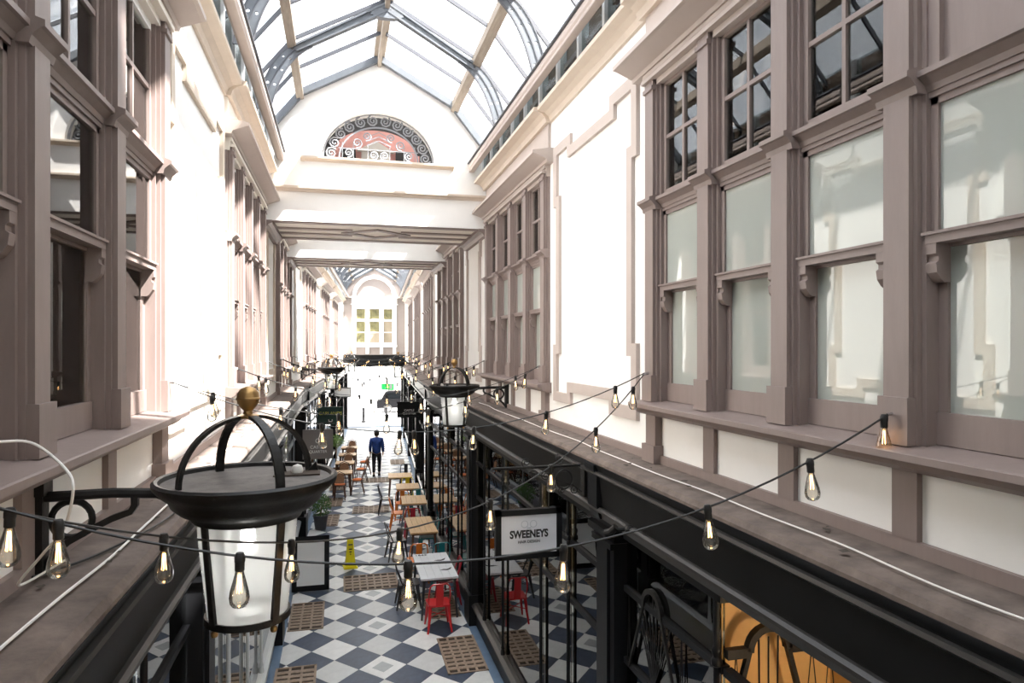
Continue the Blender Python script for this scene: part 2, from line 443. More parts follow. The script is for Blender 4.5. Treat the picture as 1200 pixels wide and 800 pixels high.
    for k in range(4):
        y = -BL/2+(k+.5)*PT
        o = ob('sash', s_u, 'taupe', B, (0, y, 0)); ob('pane', pu, 'pane_milky' if side > 0 else 'pane_clear', o)
        for q in (-1, 1): ob('horn', horn, 'taupe', o, (0, q*(w2-.03), 0))
        o = ob('sash', s_l, 'taupe', B, (0, y, 0)); ob('pane', pl, 'pane_milky' if side > 0 else 'pane_clear', o)
        if side > 0: ob('blind', blind, 'blind', B, (0, y, 0))
        if blank == k: ob('blank_panel', panel, 'taupe', B, (0, y, 0))
        else:
            o = ob('upper_light', u_f, 'taupe', B, (0, y, 0))
            for qy in (-w2/2+.012, w2/2-.012):
                for qz in (6.34, 6.77): ob('pane', ps, 'pane_clear', o, (0, qy, qz))
    if side < 0:                       # the joinery on this side stands a little taller
        for me in {c.data for c in B.children_recursive}:
            for v in me.vertices:
                if v.co.z > 4.75: v.co.z += .065*min(1, (v.co.z-4.75)/.5)
        for c in B.children_recursive:
            if c.location.z > 5: c.location.z += .065
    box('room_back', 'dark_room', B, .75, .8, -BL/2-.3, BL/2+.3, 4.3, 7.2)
    return B
wi = 0; protos = {}
for side in (1, -1):
    for i, (c, pt) in enumerate(BAYS[side]):
        key = (side, i == 0)
        if key in protos: B = copy_tree(protos[key])
        else: B = make_bay(side, pt, 0 if (i == 0 and side > 0) else None); protos[key] = B
        wi += 1; B.name = 'window_%d' % wi
        B['label'] = ('taupe four-light sash window bay with pale blinds' if side > 0 else 'sunlit four-light sash window bay with bare glass')
        B.location = pos(c, side*WALL); B.rotation_euler = (0, 0, ang(c)+(0 if side > 0 else PI))

# ------------------------------------------------------------------ ledges and fascias over the shops
tn = 0
for si, (a, b) in enumerate(SECT):
    for side in (1, -1):
        mid = (a+b)/2; L = (b-a)/2
        tn += 1
        t = struct(frame('trim_%d' % tn, mid, side, WALL), 'brown lead ledge and black fascia running over the shopfronts')
        MB().prism([(0, ZL), (-.36, ZL-.02), (-.38, ZL-.05), (-.38, ZL-.07), (0, ZL-.07)], -L, L).build('ledge', 'ledge', t)
        MB().prism([(-.30, ZL-.07), (-.385, ZL-.07), (-.36, ZL-.12), (-.355, ZL-.135), (-.30, ZL-.14)], -L, L).build('gutter_lip', 'black_satin', t)
        MB().prism([(-.30, ZL-.135), (-.385, ZL-.135), (-.39, ZL-.155), (-.365, ZL-.175), (-.30, ZL-.18)], -L, L).build('upper_moulding', 'black_mould', t)
        MB().prism([(-.20, ZL-.17), (-.345, ZL-.17), (-.32, ZL-.45), (-.2, ZL-.45)], -L, L).build('fascia_board', 'black', t)
        MB().prism([(-.2, ZL-.44), (-.345, ZL-.44), (-.365, ZL-.455), (-.365, ZL-.475), (-.33, ZL-.49), (-.32, ZL-.54), (-.2, ZL-.54)], -L, L).build('lower_moulding', 'black_mould', t)
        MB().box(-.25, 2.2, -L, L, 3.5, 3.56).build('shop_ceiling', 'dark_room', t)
        MB().box(2.0, 2.1, -L, L, 0, 3.56).build('shop_back', 'shop_wall', t)
        MB().box(-.1, 2.05, -L, L, .001, .012).build('shop_floor', 'shop_floor', t)

# ------------------------------------------------------------------ shop pilasters and shopfronts (d = 1.70 plane)
PD = 1.70
PILS = [-.8, 5.56, 12.0, 18.4, 24.8, 31.2, 37.4]
def make_pilaster(m):
    o = empty('shop_pilaster')
    MB().box(-.10, .3, -.20, .20, 0.55, 3.46).box(-.13, .3, -.12, .12, .6, 3.2).box(-.14, .3, -.22, .22, 3.2, 3.25).box(-.17, .3, -.235, .235, 3.30, 3.36).build('shaft', m, o)
    MB().box(-.15, .3, -.23, .23, .02, .55).build('plinth', m, o)
    MB().prism([(.1, 3.44), (-.19, 3.44), (-.22, 3.55), (-.22, 3.80), (-.25, 3.86), (-.25, 3.90), (.1, 3.90)], -.11, .11).build('console', m, o)
    return o
pm = {'black_satin': make_pilaster('black_satin')}
used = False
desc = ['beside the stair end', 'beside the hair salon window', 'where the first bridge begins', 'below the second bridge', 'midway down the far run', 'near the bentwood chairs', 'by the street exit']
for side in (1, -1):
    for i, s in enumerate(PILS):
        P = pm['black_satin'] if not used else copy_tree(pm['black_satin']); used = True
        P.location = pos(s, side*PD); P.rotation_euler = (0, 0, ang(s)+(0 if side > 0 else PI))
        struct(P, 'black painted shop pilaster on the %s side %s' % ('salon' if side > 0 else 'barred lantern', desc[i]))
        P.name = 'trim_%d' % (10+i+(0 if side > 0 else 20))

def colonnette(h0, h1, m, r=.021):
    return MB().lathe([(r*1.7, h0), (r*1.7, h0+.05), (r*1.2, h0+.08), (r*1.5, h0+.1), (r, h0+.14), (r, h1-.42), (r*1.6, h1-.41), (r*1.7, h1-.38), (r*1.1, h1-.36), (r*1.5, h1-.33), (r*1.5, h1-.31), (r*.95, h1-.29), (r*.95, h1)], 10).mesh('colonnette', True)
def shopfront(s0, s1, side, cols, label, fm='black_satin', sill=.42, bars=(2.28, 2.88), fan=(), x=0.0, glaze=True):
    """frame + panes of one shop window; cols are the positions of the slim columns"""
    mid = (s0+s1)/2; h = (s1-s0)/2
    S = frame('shop_window', mid, side, PD)
    tag(S, label, 'shop window')
    def Y(s): return (s-mid)*side
    MB().box(x-.02, x+.1, -h, h, .018, sill-.06).build('stallriser', fm, S)
    MB().prism([(x+.1, sill), (x-.05, sill), (x-.10, sill-.03), (x-.10, sill-.06), (x-.04, sill-.09), (x+.1, sill-.09)], -h, h).build('sill', 'black_mould' if fm == 'black_satin' else fm, S)
    MB().box(x-.03, x+.08, -h, h, 3.30 if glaze else 3.42, 3.5).build('head_rail', fm, S)
    for z in bars: MB().box(x-.02, x+.04, -h, h, z-.025, z+.025).build('transom_bar', fm, S)
    me = colonnette(sill, 3.31, fm)
    for c in cols: ob('colonnette', me, fm, S, (x-.03, Y(c), 0))
    ys = sorted([-h]+[Y(c) for c in cols]+[h]); zs = [sill]+list(bars)+[3.31]
    for i in range(len(ys)-1):
        for j in range(len(zs)-1 if glaze else 1):
            MB().box(x+.006, x+.012, ys[i]+.01, ys[i+1]-.01, zs[j]+.01, zs[j+1]-.01).build('pane', 'shop_glass', S)
    for (fc, fw) in fan:
        m = MB(); c0 = Y(fc); zb, zt = bars[0], bars[-1]; R = .15
        m.strip([(x-.02, c0+R*math.cos(PI*k/12), zt+R*math.sin(PI*k/12)) for k in range(13)], .03, .04, (1, 0, 0))
        for q in (-1, 1):
            m.strip([(x-.02, c0+q*R, zt), (x-.02, c0+q*.42, zb)], .02, .022, (1, 0, 0))
            y = c0+q*.42; e = c0+q*fw; n = max(1, round(abs(e-y)/.2)); st = (e-y)/n
            for k in range(n): m.tube([(x-.012, y+k*st, zb), (x-.012, y+(k+.5)*st, zt), (x-.012, y+(k+1)*st, zb)], .005, 4)
        for k in range(-4, 5): m.tube([(x-.012, c0, zb), (x-.012, c0+k*.075, zt+(.14 if k == 0 else .10 if abs(k) == 1 else 0))], .005, 4)
        m.build('tracery', 'iron', S)
    return S
# right side, nearest first
shopfront(3.82, 5.34, 1, [3.86], 'dark shop window with iron sunburst tracery reflecting the tiles', fan=((4.80, .48),))
SO_ = shopfront(-.5, 3.80, 1, [2.3, .8], 'shop window with iron arch tracery glowing ochre inside', fan=((3.2, .55), (1.5, .7)), glaze=False)
shopfront(5.78, 11.78, 1, [9.7, 7.75, 6.75, 11.0], 'hair salon shop window behind the hanging white sign')
shopfront(12.22, 18.18, 1, [13.6, 14.9, 16.2], 'dark framed shop window behind the white plank table')
shopfront(18.62, 24.58, 1, [20.2, 21.8, 23.2], 'dark shop window behind the row of wooden tables')
shopfront(25.02, 30.98, 1, [27, 29], 'dark far shop window on the salon side before the street')
shopfront(31.42, 37.2, 1, [33.4, 35.2], 'dark farthest shop window on the salon side')
shopfront(-.5, 5.34, -1, [1.0, 2.6, 4.1], 'black framed shop window below the large lantern')
shopfront(5.78, 11.78, -1, [7.0, 8.4, 9.8], 'grey and white framed shop window behind the large lantern', 'frame_pale', .5, (2.7,))
shopfront(12.22, 18.18, -1, [13.2, 14.6, 16.4], 'slate grey framed shop window behind the white poster board', 'frame_grey', .5, (2.7,))
shopfront(18.62, 24.58, -1, [20.5, 22.5], 'grey framed shop window behind the cane cafe chairs', 'frame_grey', .5, (2.7,))
shopfront(25.02, 30.98, -1, [27, 29], 'dark far shop window behind the topiary plant')
shopfront(31.42, 37.2, -1, [33.4, 35.2], 'dark farthest shop window beside the small lantern')
# return light of that shop: bar with a hump, raking struts and thin lead lines, set across the entrance
m = MB(); yb = 3.80-1.65; zt, zb, xc, Rr = 2.99, 2.35, .30, .14
m.box(.0, xc-Rr, yb-.025, yb+.025, zt-.03, zt+.03).box(xc+Rr, .84, yb-.025, yb+.025, zt-.03, zt+.03).box(0, .84, yb-.025, yb+.025, zb-.03, zb+.03)
m.strip([(xc+Rr*math.cos(PI*k/12), yb, zt+Rr*math.sin(PI*k/12)) for k in range(13)], .05, .045)
for q in (-1, 1): m.strip([(xc+q*Rr, yb, zt), (xc+q*.32, yb, zb)], .035, .03)
for k in (-1, 0, 1): m.tube([(xc+k*.06, yb, zb), (xc+k*.07, yb, zt+.08)], .006, 5)
for (a, b) in ((.02, .12), (.55, .69), (.69, .82)): m.tube([(a, yb, zb), ((a+b)/2, yb, zt), (b, yb, zb)], .006, 5)
m.build('return_tracery', 'iron', SO_)
# ochre lit room, partitions and pendant lamps added to light the shop interiors
def inner(side, s, d0, d1, t, z0, z1, m, name='wall_partition'):
    o = frame(name, s, side, WALL); MB().box(d0-WALL, d1-WALL, -t/2, t/2, z0, z1).build('panel', m, o); struct(o); return o
inner(1, 2.05, 2.6, 2.66, 3.9, 0, 3.5, 'ochre'); inner(1, 4.0, 1.76, 2.66, .05, 0, 3.5, 'ochre')
o = frame('door_1', 2.75, 1, 2.58); struct(o, 'ochre panelled door inside the lit shop')
MB().box(-.02, .02, -.45, .45, .01, 2.9).build('leaf', 'ochre', o); MB().box(-.045, 0, -.50, -.44, .01, 2.98).box(-.045, 0, .44, .50, .01, 2.98).box(-.045, 0, -.5, .5, 2.92, 3.0).build('door_frame', 'ochre', o)
MB().tube([(-.06, .35, 1.0), (-.06, .35, 1.15)], .012).build('handle', 'gold', o)
for side in (1, -1):
    for s in (5.56, 12.0, 18.4, 24.8, 31.2): inner(side, s, 1.8, 3.9, .12, 0, 3.5, 'shop_wall')
def fill_lamp(s, side, d, e, where):
    o = frame('fill_pendant', s, side, d, 0)
    MB().lathe([(.0, 3.19), (.05, 3.19), (.12, 3.10), (.125, 3.09), (.11, 3.095), (.04, 3.17)], 16).build('shade', 'black_satin', o, smooth=True)
    MB().tube([(0, 0, 3.19), (0, 0, 3.5)], .006).build('cord', 'wire_black', o)
    MB().lathe([(.0, 3.14), (.03, 3.12), (.035, 3.09), (.02, 3.065), (0, 3.06)], 10).build('bulb', 'fill_glow', o, smooth=True)
    ld = bpy.data.lights.new('fill_light', 'POINT'); ld.energy = e; ld.color = (1, .78, .5); ld.shadow_soft_size = .08
    lo = bpy.data.objects.new('fill_light', ld); COL.objects.link(lo); lo.parent = o; lo.location = (0, 0, 3.0)
    tag(o, 'small black pendant lamp added as warm fill light %s' % where, 'lamp')
fill_lamp(2.3, 1, 2.2, 34, 'in the ochre room'); fill_lamp(8.6, 1, 2.9, 60, 'inside the hair salon'); fill_lamp(10.6, 1, 2.6, 40, 'at the back of the hair salon')
fill_lamp(15, 1, 2.8, 50, 'behind the white plank table'); fill_lamp(8.5, -1, 2.8, 50, 'behind the grey and white shop frame'); fill_lamp(15, -1, 2.8, 50, 'behind the poster board')
fill_lamp(21.5, 1, 2.8, 50, 'behind the wooden tables'); fill_lamp(21.5, -1, 2.8, 50, 'behind the cane chairs')

# ------------------------------------------------------------------ glazed roof
RID = (0, 9.78); PUR = (1.27, 9.06); EAV = (1.86, 8.36); GU = 1.55
def make_roof(s0, s1, trusses):
    mid = (s0+s1)/2; h = (s1-s0)/2
    R = struct(empty('ceiling', pos(mid), ang(mid)), 'pitched glass roof on steel trusses and timber purlins')
    MB().box(-.09, .09, -h, h, 9.74, 9.84).box(-.03, .03, -h, h, 9.60, 9.74).build('ridge_beam', 'timber_roof', R)
    for q in (1, -1):
        x = q*PUR[0]
        m = MB(); m.prism([(x-.06*q, PUR[1]-.10), (x+.05*q, PUR[1]-.14), (x+.07*q, PUR[1]-.02), (x-.05*q, PUR[1]+.04)], -h, h); m.build('purlin', 'timber_roof', R)
        x = q*GU
        MB().prism([(x-.02*q, 7.93), (x+.06*q, 7.935), (x+.09*q, 7.97), (x+.10*q, 8.02), (x+.07*q, 8.09), (x-.02*q, 8.07), (x-.035*q, 8.03), (x-.03*q, 7.99), (x-.015*q, 7.97), (x-.025*q, 7.94)], -h, h).build('gutter_beam', 'taupe_light', R)
        MB().box(min(x-.05*q, x), max(x-.05*q, x), -h, h, 8.07, 8.09).build('gutter_edge', 'dark_bar', R)
        n = max(1, round(2*h)); st = 2*h/n
        def seg(a, b, y, wd, dp, dz=0):
            d = Vector((b[0]-a[0], 0, b[1]-a[1])).normalized(); nn = Vector((-d.z, 0, d.x))
            if nn.z > 0: nn = -nn
            P = [Vector((a[0], 0, a[1]+dz)), Vector((b[0], 0, b[1]+dz))]
            mm = MB(); mm.prism([(P[0].x, P[0].z), (P[1].x, P[1].z), ((P[1]+nn*dp).x, (P[1]+nn*dp).z), ((P[0]+nn*dp).x, (P[0]+nn*dp).z)], -wd/2, wd/2)
            return mm
        a, b, c = (0, RID[1]), (q*PUR[0], PUR[1]+.03), (q*EAV[0], EAV[1])
        mu = seg(a, b, 0, .03, .05).mesh('glazing_bar'); ml = seg(b, c, 0, .03, .05).mesh('glazing_bar')
        pu = seg(a, b, 0, st-.02, .006, .012).mesh('pane'); plo = seg(b, c, 0, st-.02, .006, .012).mesh('pane')
        for k in range(n):
            ob('pane', pu, 'roof_glass', R, (0, -h+(k+.5)*st, 0)); ob('pane', plo, 'roof_glass', R, (0, -h+(k+.5)*st, 0))
            if k:
                ob('glazing_bar', mu, 'dark_bar', R, (0, -h+k*st, 0)); ob('glazing_bar', ml, 'dark_bar', R, (0, -h+k*st, 0))
        ends = seg(a, b, 0, .1, .1).mesh('end_rafter'); ende = seg(b, c, 0, .1, .1).mesh('end_rafter')
        for y in (-h+.05, h-.05): ob('end_rafter', ends, 'steel_paint', R, (0, y, 0)); ob('end_rafter', ende, 'steel_paint', R, (0, y, 0))
    # trusses: rafters, ridge plate, perforated curved brackets
    raf = {q: seg2(q) for q in (1, -1)}
    rp = MB().prism([(0, 9.70), (-.22, 9.575), (-.22, 9.50), (-.10, 9.47), (.10, 9.47), (.22, 9.50), (.22, 9.575)], -.045, .045).mesh('ridge_plate')
    bolt = MB().lathe([(0, .0), (.014, .0), (.014, .012), (0, .012)], 6).mesh('bolt')
    for s in trusses:
        T = empty('truss', (0, s-mid, 0), 0, R)
        o = ob('ridge_plate', rp, 'steel_paint', T)
        for q in (1, -1):
            ob('rafter', raf[q][0], 'steel_paint', T); ob('bracket', raf[q][1], 'steel_paint', T); ob('bracket_flange', raf[q][2], 'dark_bar', T)
    return R
def seg2(q):
    m = MB(); a = Vector((0, 9.70)); b = Vector((q*(PUR[0]-.02), 8.97)); d = (b-a).normalized(); nn = Vector((-d.y, d.x))
    if nn.y > 0: nn = -nn
    m.prism([tuple(a), tuple(b), tuple(b+nn*.10), tuple(a+nn*.12)], -.02, .02)
    m.prism([tuple(a), tuple(b), tuple(b+nn*.025), tuple(a+nn*.025)], -.05, .05)
    m.prism([tuple(a+nn*.09), tuple(b+nn*.085), tuple(b+nn*.10), tuple(a+nn*.12)], -.05, .05)
    rafter = m.mesh('rafter')
    # bracket: plate between two curves, with round holes
    def bez(p, t): return p[0]*(1-t)**3+p[1]*3*t*(1-t)**2+p[2]*3*t*t*(1-t)+p[3]*t**3
    O = [Vector(v) for v in ((1.20, 9.00), (1.42, 8.90), (1.62, 8.62), (1.72, 8.08))]
    M_ = [Vector(v) for v in ((1.16, 8.96), (1.36, 8.82), (1.53, 8.55), (1.64, 8.08))]
    I = [Vector(v) for v in ((1.00, 8.98), (1.26, 8.84), (1.44, 8.55), (1.54, 8.08))]
    W = MB(); F = MB(); N = 20; th = .012
    for (U, V) in ((O, M_), (M_, I)):
        for k in range(N):
            t0, t1 = k/N, (k+1)/N
            c = [bez(U, t0), bez(U, t1), bez(V, t1), bez(V, t0)]; c = [Vector((p.x*q, p.y)) for p in c]
            gap = (c[0]-c[3]).length
            if k % 4 == 2 and gap > .05:
                ce = sum(c, Vector((0, 0)))/4; rh = min(gap, (c[0]-c[1]).length)*.33
                oct_ = [ce+Vector((math.cos(2*PI*i/8), math.sin(2*PI*i/8)))*rh for i in range(8)]
                # outer ring: 4 corners + 4 edge midpoints sorted by angle
                out = c+[(c[i]+c[(i+1) % 4])/2 for i in range(4)]
                out.sort(key=lambda p: math.atan2((p-ce).y, (p-ce).x)); oct_.sort(key=lambda p: math.atan2((p-ce).y, (p-ce).x))
                b = len(W.v)
                for y in (-th, th):
                    W.v += [(p.x, y, p.y) for p in out]+[(p.x, y, p.y) for p in oct_]
                for i in range(8):
                    j = (i+1) % 8
                    W.f += [(b+i, b+j, b+8+j, b+8+i), (b+16+i, b+24+i, b+24+j, b+16+j), (b+8+i, b+8+j, b+24+j, b+24+i)]
            else:
                b = len(W.v)
                for y in (-th, th): W.v += [(p.x, y, p.y) for p in c]
                W.f += [(b, b+1, b+2, b+3), (b+4, b+7, b+6, b+5)]
    for cv in (O, M_, I):
        F.strip([(bez(cv, k/N).x*q, 0, bez(cv, k/N).y) for k in range(N+1)], .036, .014)
    return rafter, W.mesh('bracket'), F.mesh('bracket_flange')
SB = 11.65
make_roof(-1.2, SB, [9.65, 7.65, 5.65, 3.65, 1.65])
make_roof(13.55, 16.3, [14.9])
make_roof(18.05, SEND, [20, 22.5, 25, 27.5, 30, 32.5, 35, 37.5, 40])

# ------------------------------------------------------------------ bridges
def wall_poly(name, outer, holes, th, m, parent):
    bm = bmesh.new()
    for loop in [outer]+holes:
        vs = [bm.verts.new((p[0], 0, p[1])) for p in loop]
        for i in range(len(vs)): bm.edges.new((vs[i], vs[(i+1) % len(vs)]))
    bmesh.ops.triangle_fill(bm, use_beauty=True, use_dissolve=False, edges=bm.edges[:])
    r = bmesh.ops.extrude_face_region(bm, geom=bm.faces[:])
    bmesh.ops.translate(bm, vec=(0, th, 0), verts=[v for v in r['geom'] if isinstance(v, bmesh.types.BMVert)])
    bmesh.ops.recalc_face_normals(bm, faces=bm.faces)
    me = bpy.data.meshes.new(name); bm.to_mesh(me); bm.free()
    return ob(name, me, m, parent)
def gable(z0, drop=0.0): return [(-2.1, z0), (2.1, z0), (2.1, 8.3), (1.86, 8.34), (1.27, 9.05), (0, 9.76), (-1.27, 9.05), (-1.86, 8.34), (-2.1, 8.3)]
def bridge(s0, s1, n, lun):
    B = struct(empty('wall_bridge_%d' % n, pos(s0), ang(s0)), 'white footbridge wall spanning the arcade over a panelled soffit')
    D = s1-s0; ZS = 6.98
    lw, lr, lz = .93, .80, 8.02
    arc = [(lw*math.cos(PI*k/24), lz+lr*math.sin(PI*k/24)) for k in range(25)]
    wall_poly('front_wall', gable(ZS-.02), [arc] if lun else [], .22, 'white', B)
    o = wall_poly('back_wall', gable(ZS-.02), [], .2, 'white', B); o.location = (0, D-.2, 0)
    MB().box(-1.86, 1.86, .2, D-.18, ZS-.018, ZS+.06).build('soffit', 'cream', B)
    H = 1.84
    Rf = MB(); Rf.prism([(-2.1, 8.3), (-1.86, 8.34), (-1.27, 9.05), (0, 9.76), (1.27, 9.05), (1.86, 8.34), (2.1, 8.3), (2.1, 8.4), (1.9, 8.44), (1.31, 9.13), (0, 9.86), (-1.31, 9.13), (-1.9, 8.44), (-2.1, 8.4)], .22, D-.2).build('bridge_sun_filter', 'sun_filter_milk', B)  # milky cover added over the bridge to dim the house front
    ribs = [(-H, H, .02, .16), (-H, H, D-.18, D-.02), (-H, -H+.16, .01, D-.01), (H-.16, H, .01, D-.01), (-H, -.42, D*.36-.07, D*.36+.07), (.42, H, D*.36-.07, D*.36+.07), (-H, -.42, D*.64-.07, D*.64+.07), (.42, H, D*.64-.07, D*.64+.07)]
    for (a, b, c, d) in ribs: MB().box(a, b, c, d, ZS-.038, ZS-.019).build('soffit_rib', 'taupe', B)
    dm = MB(); P = [(-.62, D/2), (0, D/2-.5), (.62, D/2), (0, D/2+.5)]; Q = [(p[0]*.68, D/2+(p[1]-D/2)*.68) for p in P]
    for z in (ZS-.040, ZS-.019): dm.v += [(x, y, z) for x, y in P]+[(x, y, z) for x, y in Q]
    for i in range(4):
        j = (i+1) % 4; dm.f += [(i, j, 4+j, 4+i), (i, 8+i, 8+j, j), (4+i, 4+j, 12+j, 12+i)]
    dm.build('soffit_diamond', 'taupe', B)
    for q in (1, -1):
        MB().prism([(q*1.85, ZS-.02), (q*1.70, ZS-.02), (q*1.70, ZS-.06), (q*1.76, ZS-.09), (q*1.79, ZS-.14), (q*1.85, ZS-.15)], -.02, D+.02).build('side_moulding', 'taupe', B)
    pr = [(0, 7.44), (-.03, 7.44), (-.05, 7.47), (-.09, 7.49), (-.09, 7.52), (0, 7.53)]
    m = MB(); b = len(m.v)
    m.prism([(y, z) for y, z in pr], -1.9, 1.9, 'x'); m.build('string_course', 'stone_beige', B)
    if lun:
        m = MB(); m.prism([(0, 7.94), (-.04, 7.94), (-.06, 7.97), (-.11, 7.985), (-.11, 8.015), (0, 8.025)], -1.26, 1.26, 'x'); m.build('lunette_sill', 'stone_beige', B)
        MB().box(-1.2, 1.2, -.03, .01, 7.53, 7.94).build('apron_panel', 'white', B)
        # archivolt
        m = MB(); N = 28; g0, g1 = .005, .17
        for y in (-.035, .01):
            for g in (g0, g1):
                for k in range(N+1):
                    a = PI*k/N; m.v.append(((lw+g)*math.cos(a), y, lz+(lr+g)*math.sin(a)))
        n = N+1
        for k in range(N):
            m.f += [(k, k+1, n+k+1, n+k), (2*n+k, 3*n+k, 3*n+k+1, 2*n+k+1), (k, 2*n+k, 2*n+k+1, k+1), (n+k, n+k+1, 3*n+k+1, 3*n+k)]
        m.build('archivolt', 'white', B)
        MB().prism([(-.05, lz+lr), (.05, lz+lr), (.09, lz+lr+.40), (-.09, lz+lr+.40)], -.07, .02).build('keystone', 'white', B)
        for q in (-1, 1): MB().box(q*1.06-.10, q*1.06+.10, -.04, .01, lz, lz+.06).build('impost', 'white', B)
        # wrought-iron fanlight grille
        G = MB(); y = .06; rb = .012
        def ell(k0, fr): return [(fr*lw*math.cos(a), y, lz+.02+fr*lr*math.sin(a)) for a in [PI*k/40 for k in range(41)]]
        G.tube(ell(0, .985), .022, 5); G.tube(ell(0, .70), .015, 4); G.tube([(-lw, y, lz+.02), (lw, y, lz+.02)], .014, 5)
        G.tube([(-.66, y, lz+.20), (.66, y, lz+.20)], .009, 4)
        for k in range(12):
            a = PI*(k+.5)/12; cx, cz = .845*lw*math.cos(a), lz+.02+.845*lr*math.sin(a); sg = 1 if k < 6 else -1
            G.tube([(cx+sg*(.012+.085*t/16)*math.cos(a+t*.75), y, cz+(.012+.085*t/16)*math.sin(a+t*.75)) for t in range(17)], .014, 4)
        for q in (-1, 1):
            for (cx, cz, r0) in ((.20, .42, .07), (.36, .30, .08), (.50, .13, .07), (.09, .11, .07)):
                G.tube([(q*(cx+(.01+r0*t/14)*math.cos(t*.8)), y, lz+cz+(.01+r0*t/14)*math.sin(t*.8)) for t in range(15)], .012, 4)
            for cx in (.18, .42, .60): G.tube([(q*cx, y, lz+.02), (q*cx, y, lz+.30)], .007, 4)
        for k in range(3): G.tube([(-.2, y, lz+.27+.07*k), (0, y, lz+.36+.07*k), (.2, y, lz+.27+.07*k)], .008, 4)
        G.build('fanlight_grille', 'grille_pale', B)
        # house front seen through the fanlight
        y0 = D-.75
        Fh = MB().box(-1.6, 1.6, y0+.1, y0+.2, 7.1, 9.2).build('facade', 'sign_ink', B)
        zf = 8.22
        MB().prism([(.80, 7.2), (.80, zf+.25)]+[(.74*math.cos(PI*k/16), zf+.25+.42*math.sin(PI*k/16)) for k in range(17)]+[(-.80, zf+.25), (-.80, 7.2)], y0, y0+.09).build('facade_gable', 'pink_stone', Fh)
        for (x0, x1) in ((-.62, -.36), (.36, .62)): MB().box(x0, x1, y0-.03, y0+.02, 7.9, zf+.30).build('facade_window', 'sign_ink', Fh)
        MB().box(-.26, .26, y0-.05, y0+.02, 7.9, zf+.26).prism([(-.34, zf+.26), (.34, zf+.26), (0, zf+.46)], y0-.09, y0+.02).build('facade_porch', 'facade_trim', Fh)
    return B
bridge(SB, 13.55, 1, True); bridge(16.3, 18.05, 2, False)
# gable behind the viewer
G0 = struct(empty('wall_back', (0, -1.2, 0)), 'white gable behind the viewpoint'); wall_poly('gable_wall', gable(0), [], .2, 'white', G0)

# ------------------------------------------------------------------ end wall with the big white window, street beyond
E = struct(empty('wall_end', pos(SEND), -BETA), 'grey end wall above the street exit')
wall_poly('plaster', [(-2.1, 4.0), (2.1, 4.0), (2.1, 8.3), (1.27, 9.05), (0, 9.76), (-1.27, 9.05), (-2.1, 8.3)], [[(-1.1, 5.0), (1.1, 5.0), (1.1, 7.2), (-1.1, 7.2)]], .3, 'end_grey', E)
MB().box(-2.1, 2.1, -.25, .2, 3.75, 4.45).build('exit_fascia', 'black', E)
for q in (-1, 1): MB().box(min(q*1.6, q*2.2), max(q*1.6, q*2.2), -.05, .3, 0, 3.8).build('exit_jamb', 'black_satin', E)
WI = struct(empty('window_20', pos(SEND), -BETA), 'big white sash window with stained glass in the end wall')
MB().box(-1.36, 1.36, -.14, -.005, 4.92, 5.04).build('sill', 'white', WI)
for x in (-1.2, -.42, .42, 1.2): MB().box(x-.1, x+.1, -.08, -.005, 4.5, 4.92).build('sill_bracket', 'white', WI)
m = MB()
for x in (-1.2, -.42, .42, 1.2): m.box(x-.13, x+.13, -.1, .1, 5.04, 7.35)
m.box(-1.33, 1.33, -.12, .1, 7.25, 7.5).box(-1.33, 1.33, -.10, .1, 6.48, 6.62).box(-1.33, 1.33, -.09, .1, 5.04, 5.2).build('window_frame', 'white', WI)
MB().box(-1.36, 1.36, -.1, -.005, 7.5, 7.95).box(-1.42, 1.42, -.16, -.005, 7.92, 8.0).box(-1.42, 1.42, -.13, -.005, 7.5, 7.55).build('frieze', 'white', WI)
for q in (-1, 1): MB().box(min(q*1.36, q*2), max(q*1.36, q*2), -.1, -.005, 7.92, 8.0).build('band', 'cream', WI)
m = MB(); N = 24
for y in (-.1, -.004):
    for r in (1.08, 1.3):
        for k in range(N+1): m.v.append((r*math.cos(PI*k/N), y, 8.0+r*math.sin(PI*k/N)))
n = N+1
for k in range(N): m.f += [(k, k+1, n+k+1, n+k), (2*n+k, 3*n+k, 3*n+k+1, 2*n+k+1), (k, 2*n+k, 2*n+k+1, k+1), (n+k, n+k+1, 3*n+k+1, 3*n+k)]
m.build('archivolt', 'white', WI)
for i, x in enumerate((-.81, 0, .81)):
    for j, (z0, z1) in enumerate(((6.62, 7.25), (5.84, 6.48), (5.2, 5.80))):
        MB().box(x-.29, x+.29, .0, .01, z0, z1).build('pane', 'shop_wall' if (i == 2 and j > 0) or (i == 1 and j == 2) else 'stained', WI)
    MB().box(x-.3, x+.3, -.02, .03, 5.79, 5.85).build('meeting_rail', 'white', WI)
# black beam with exit sign, threshold, street
st = struct(MB().box(-30, 30, .3, 60, -.2, -.02).build('floor_street', 'street', None, pos(SEND), -BETA), 'pale sunlit street paving')
th = struct(MB().box(-1.7, 1.7, -.1, .75, -.02, .03).build('floor_threshold', 'border_blue', None, pos(SEND+.6), -BETA), 'blue threshold strip at the exit')
fb = struct(MB().box(-30, 30, 0, 1, -.1, 14).build('wall_opposite', 'white', None, pos(SEND+26), -BETA), 'pale building across the street')
bm_ = MB().lathe([(.0, 0), (.14, 0), (.14, .12), (.10, .16), (.09, .85), (.11, .88), (.11, .92), (.08, .98), (0, 1.0)], 14).mesh('bollard', True)
for u, wh in ((-.72, 'clear of the parked black car'), (.74, 'in front of the parked black car')):
    o = ob('bollard', bm_, 'black_satin', None, pos(SEND+3.2, u, -.02)); tag(o, 'black iron bollard on the street paving '+wh, 'bollard', 'bollards outside the exit')
C = empty('car', pos(SEND+10.5, 2.2, -.02), -BETA); tag(C, 'black car parked across the street end', 'car')
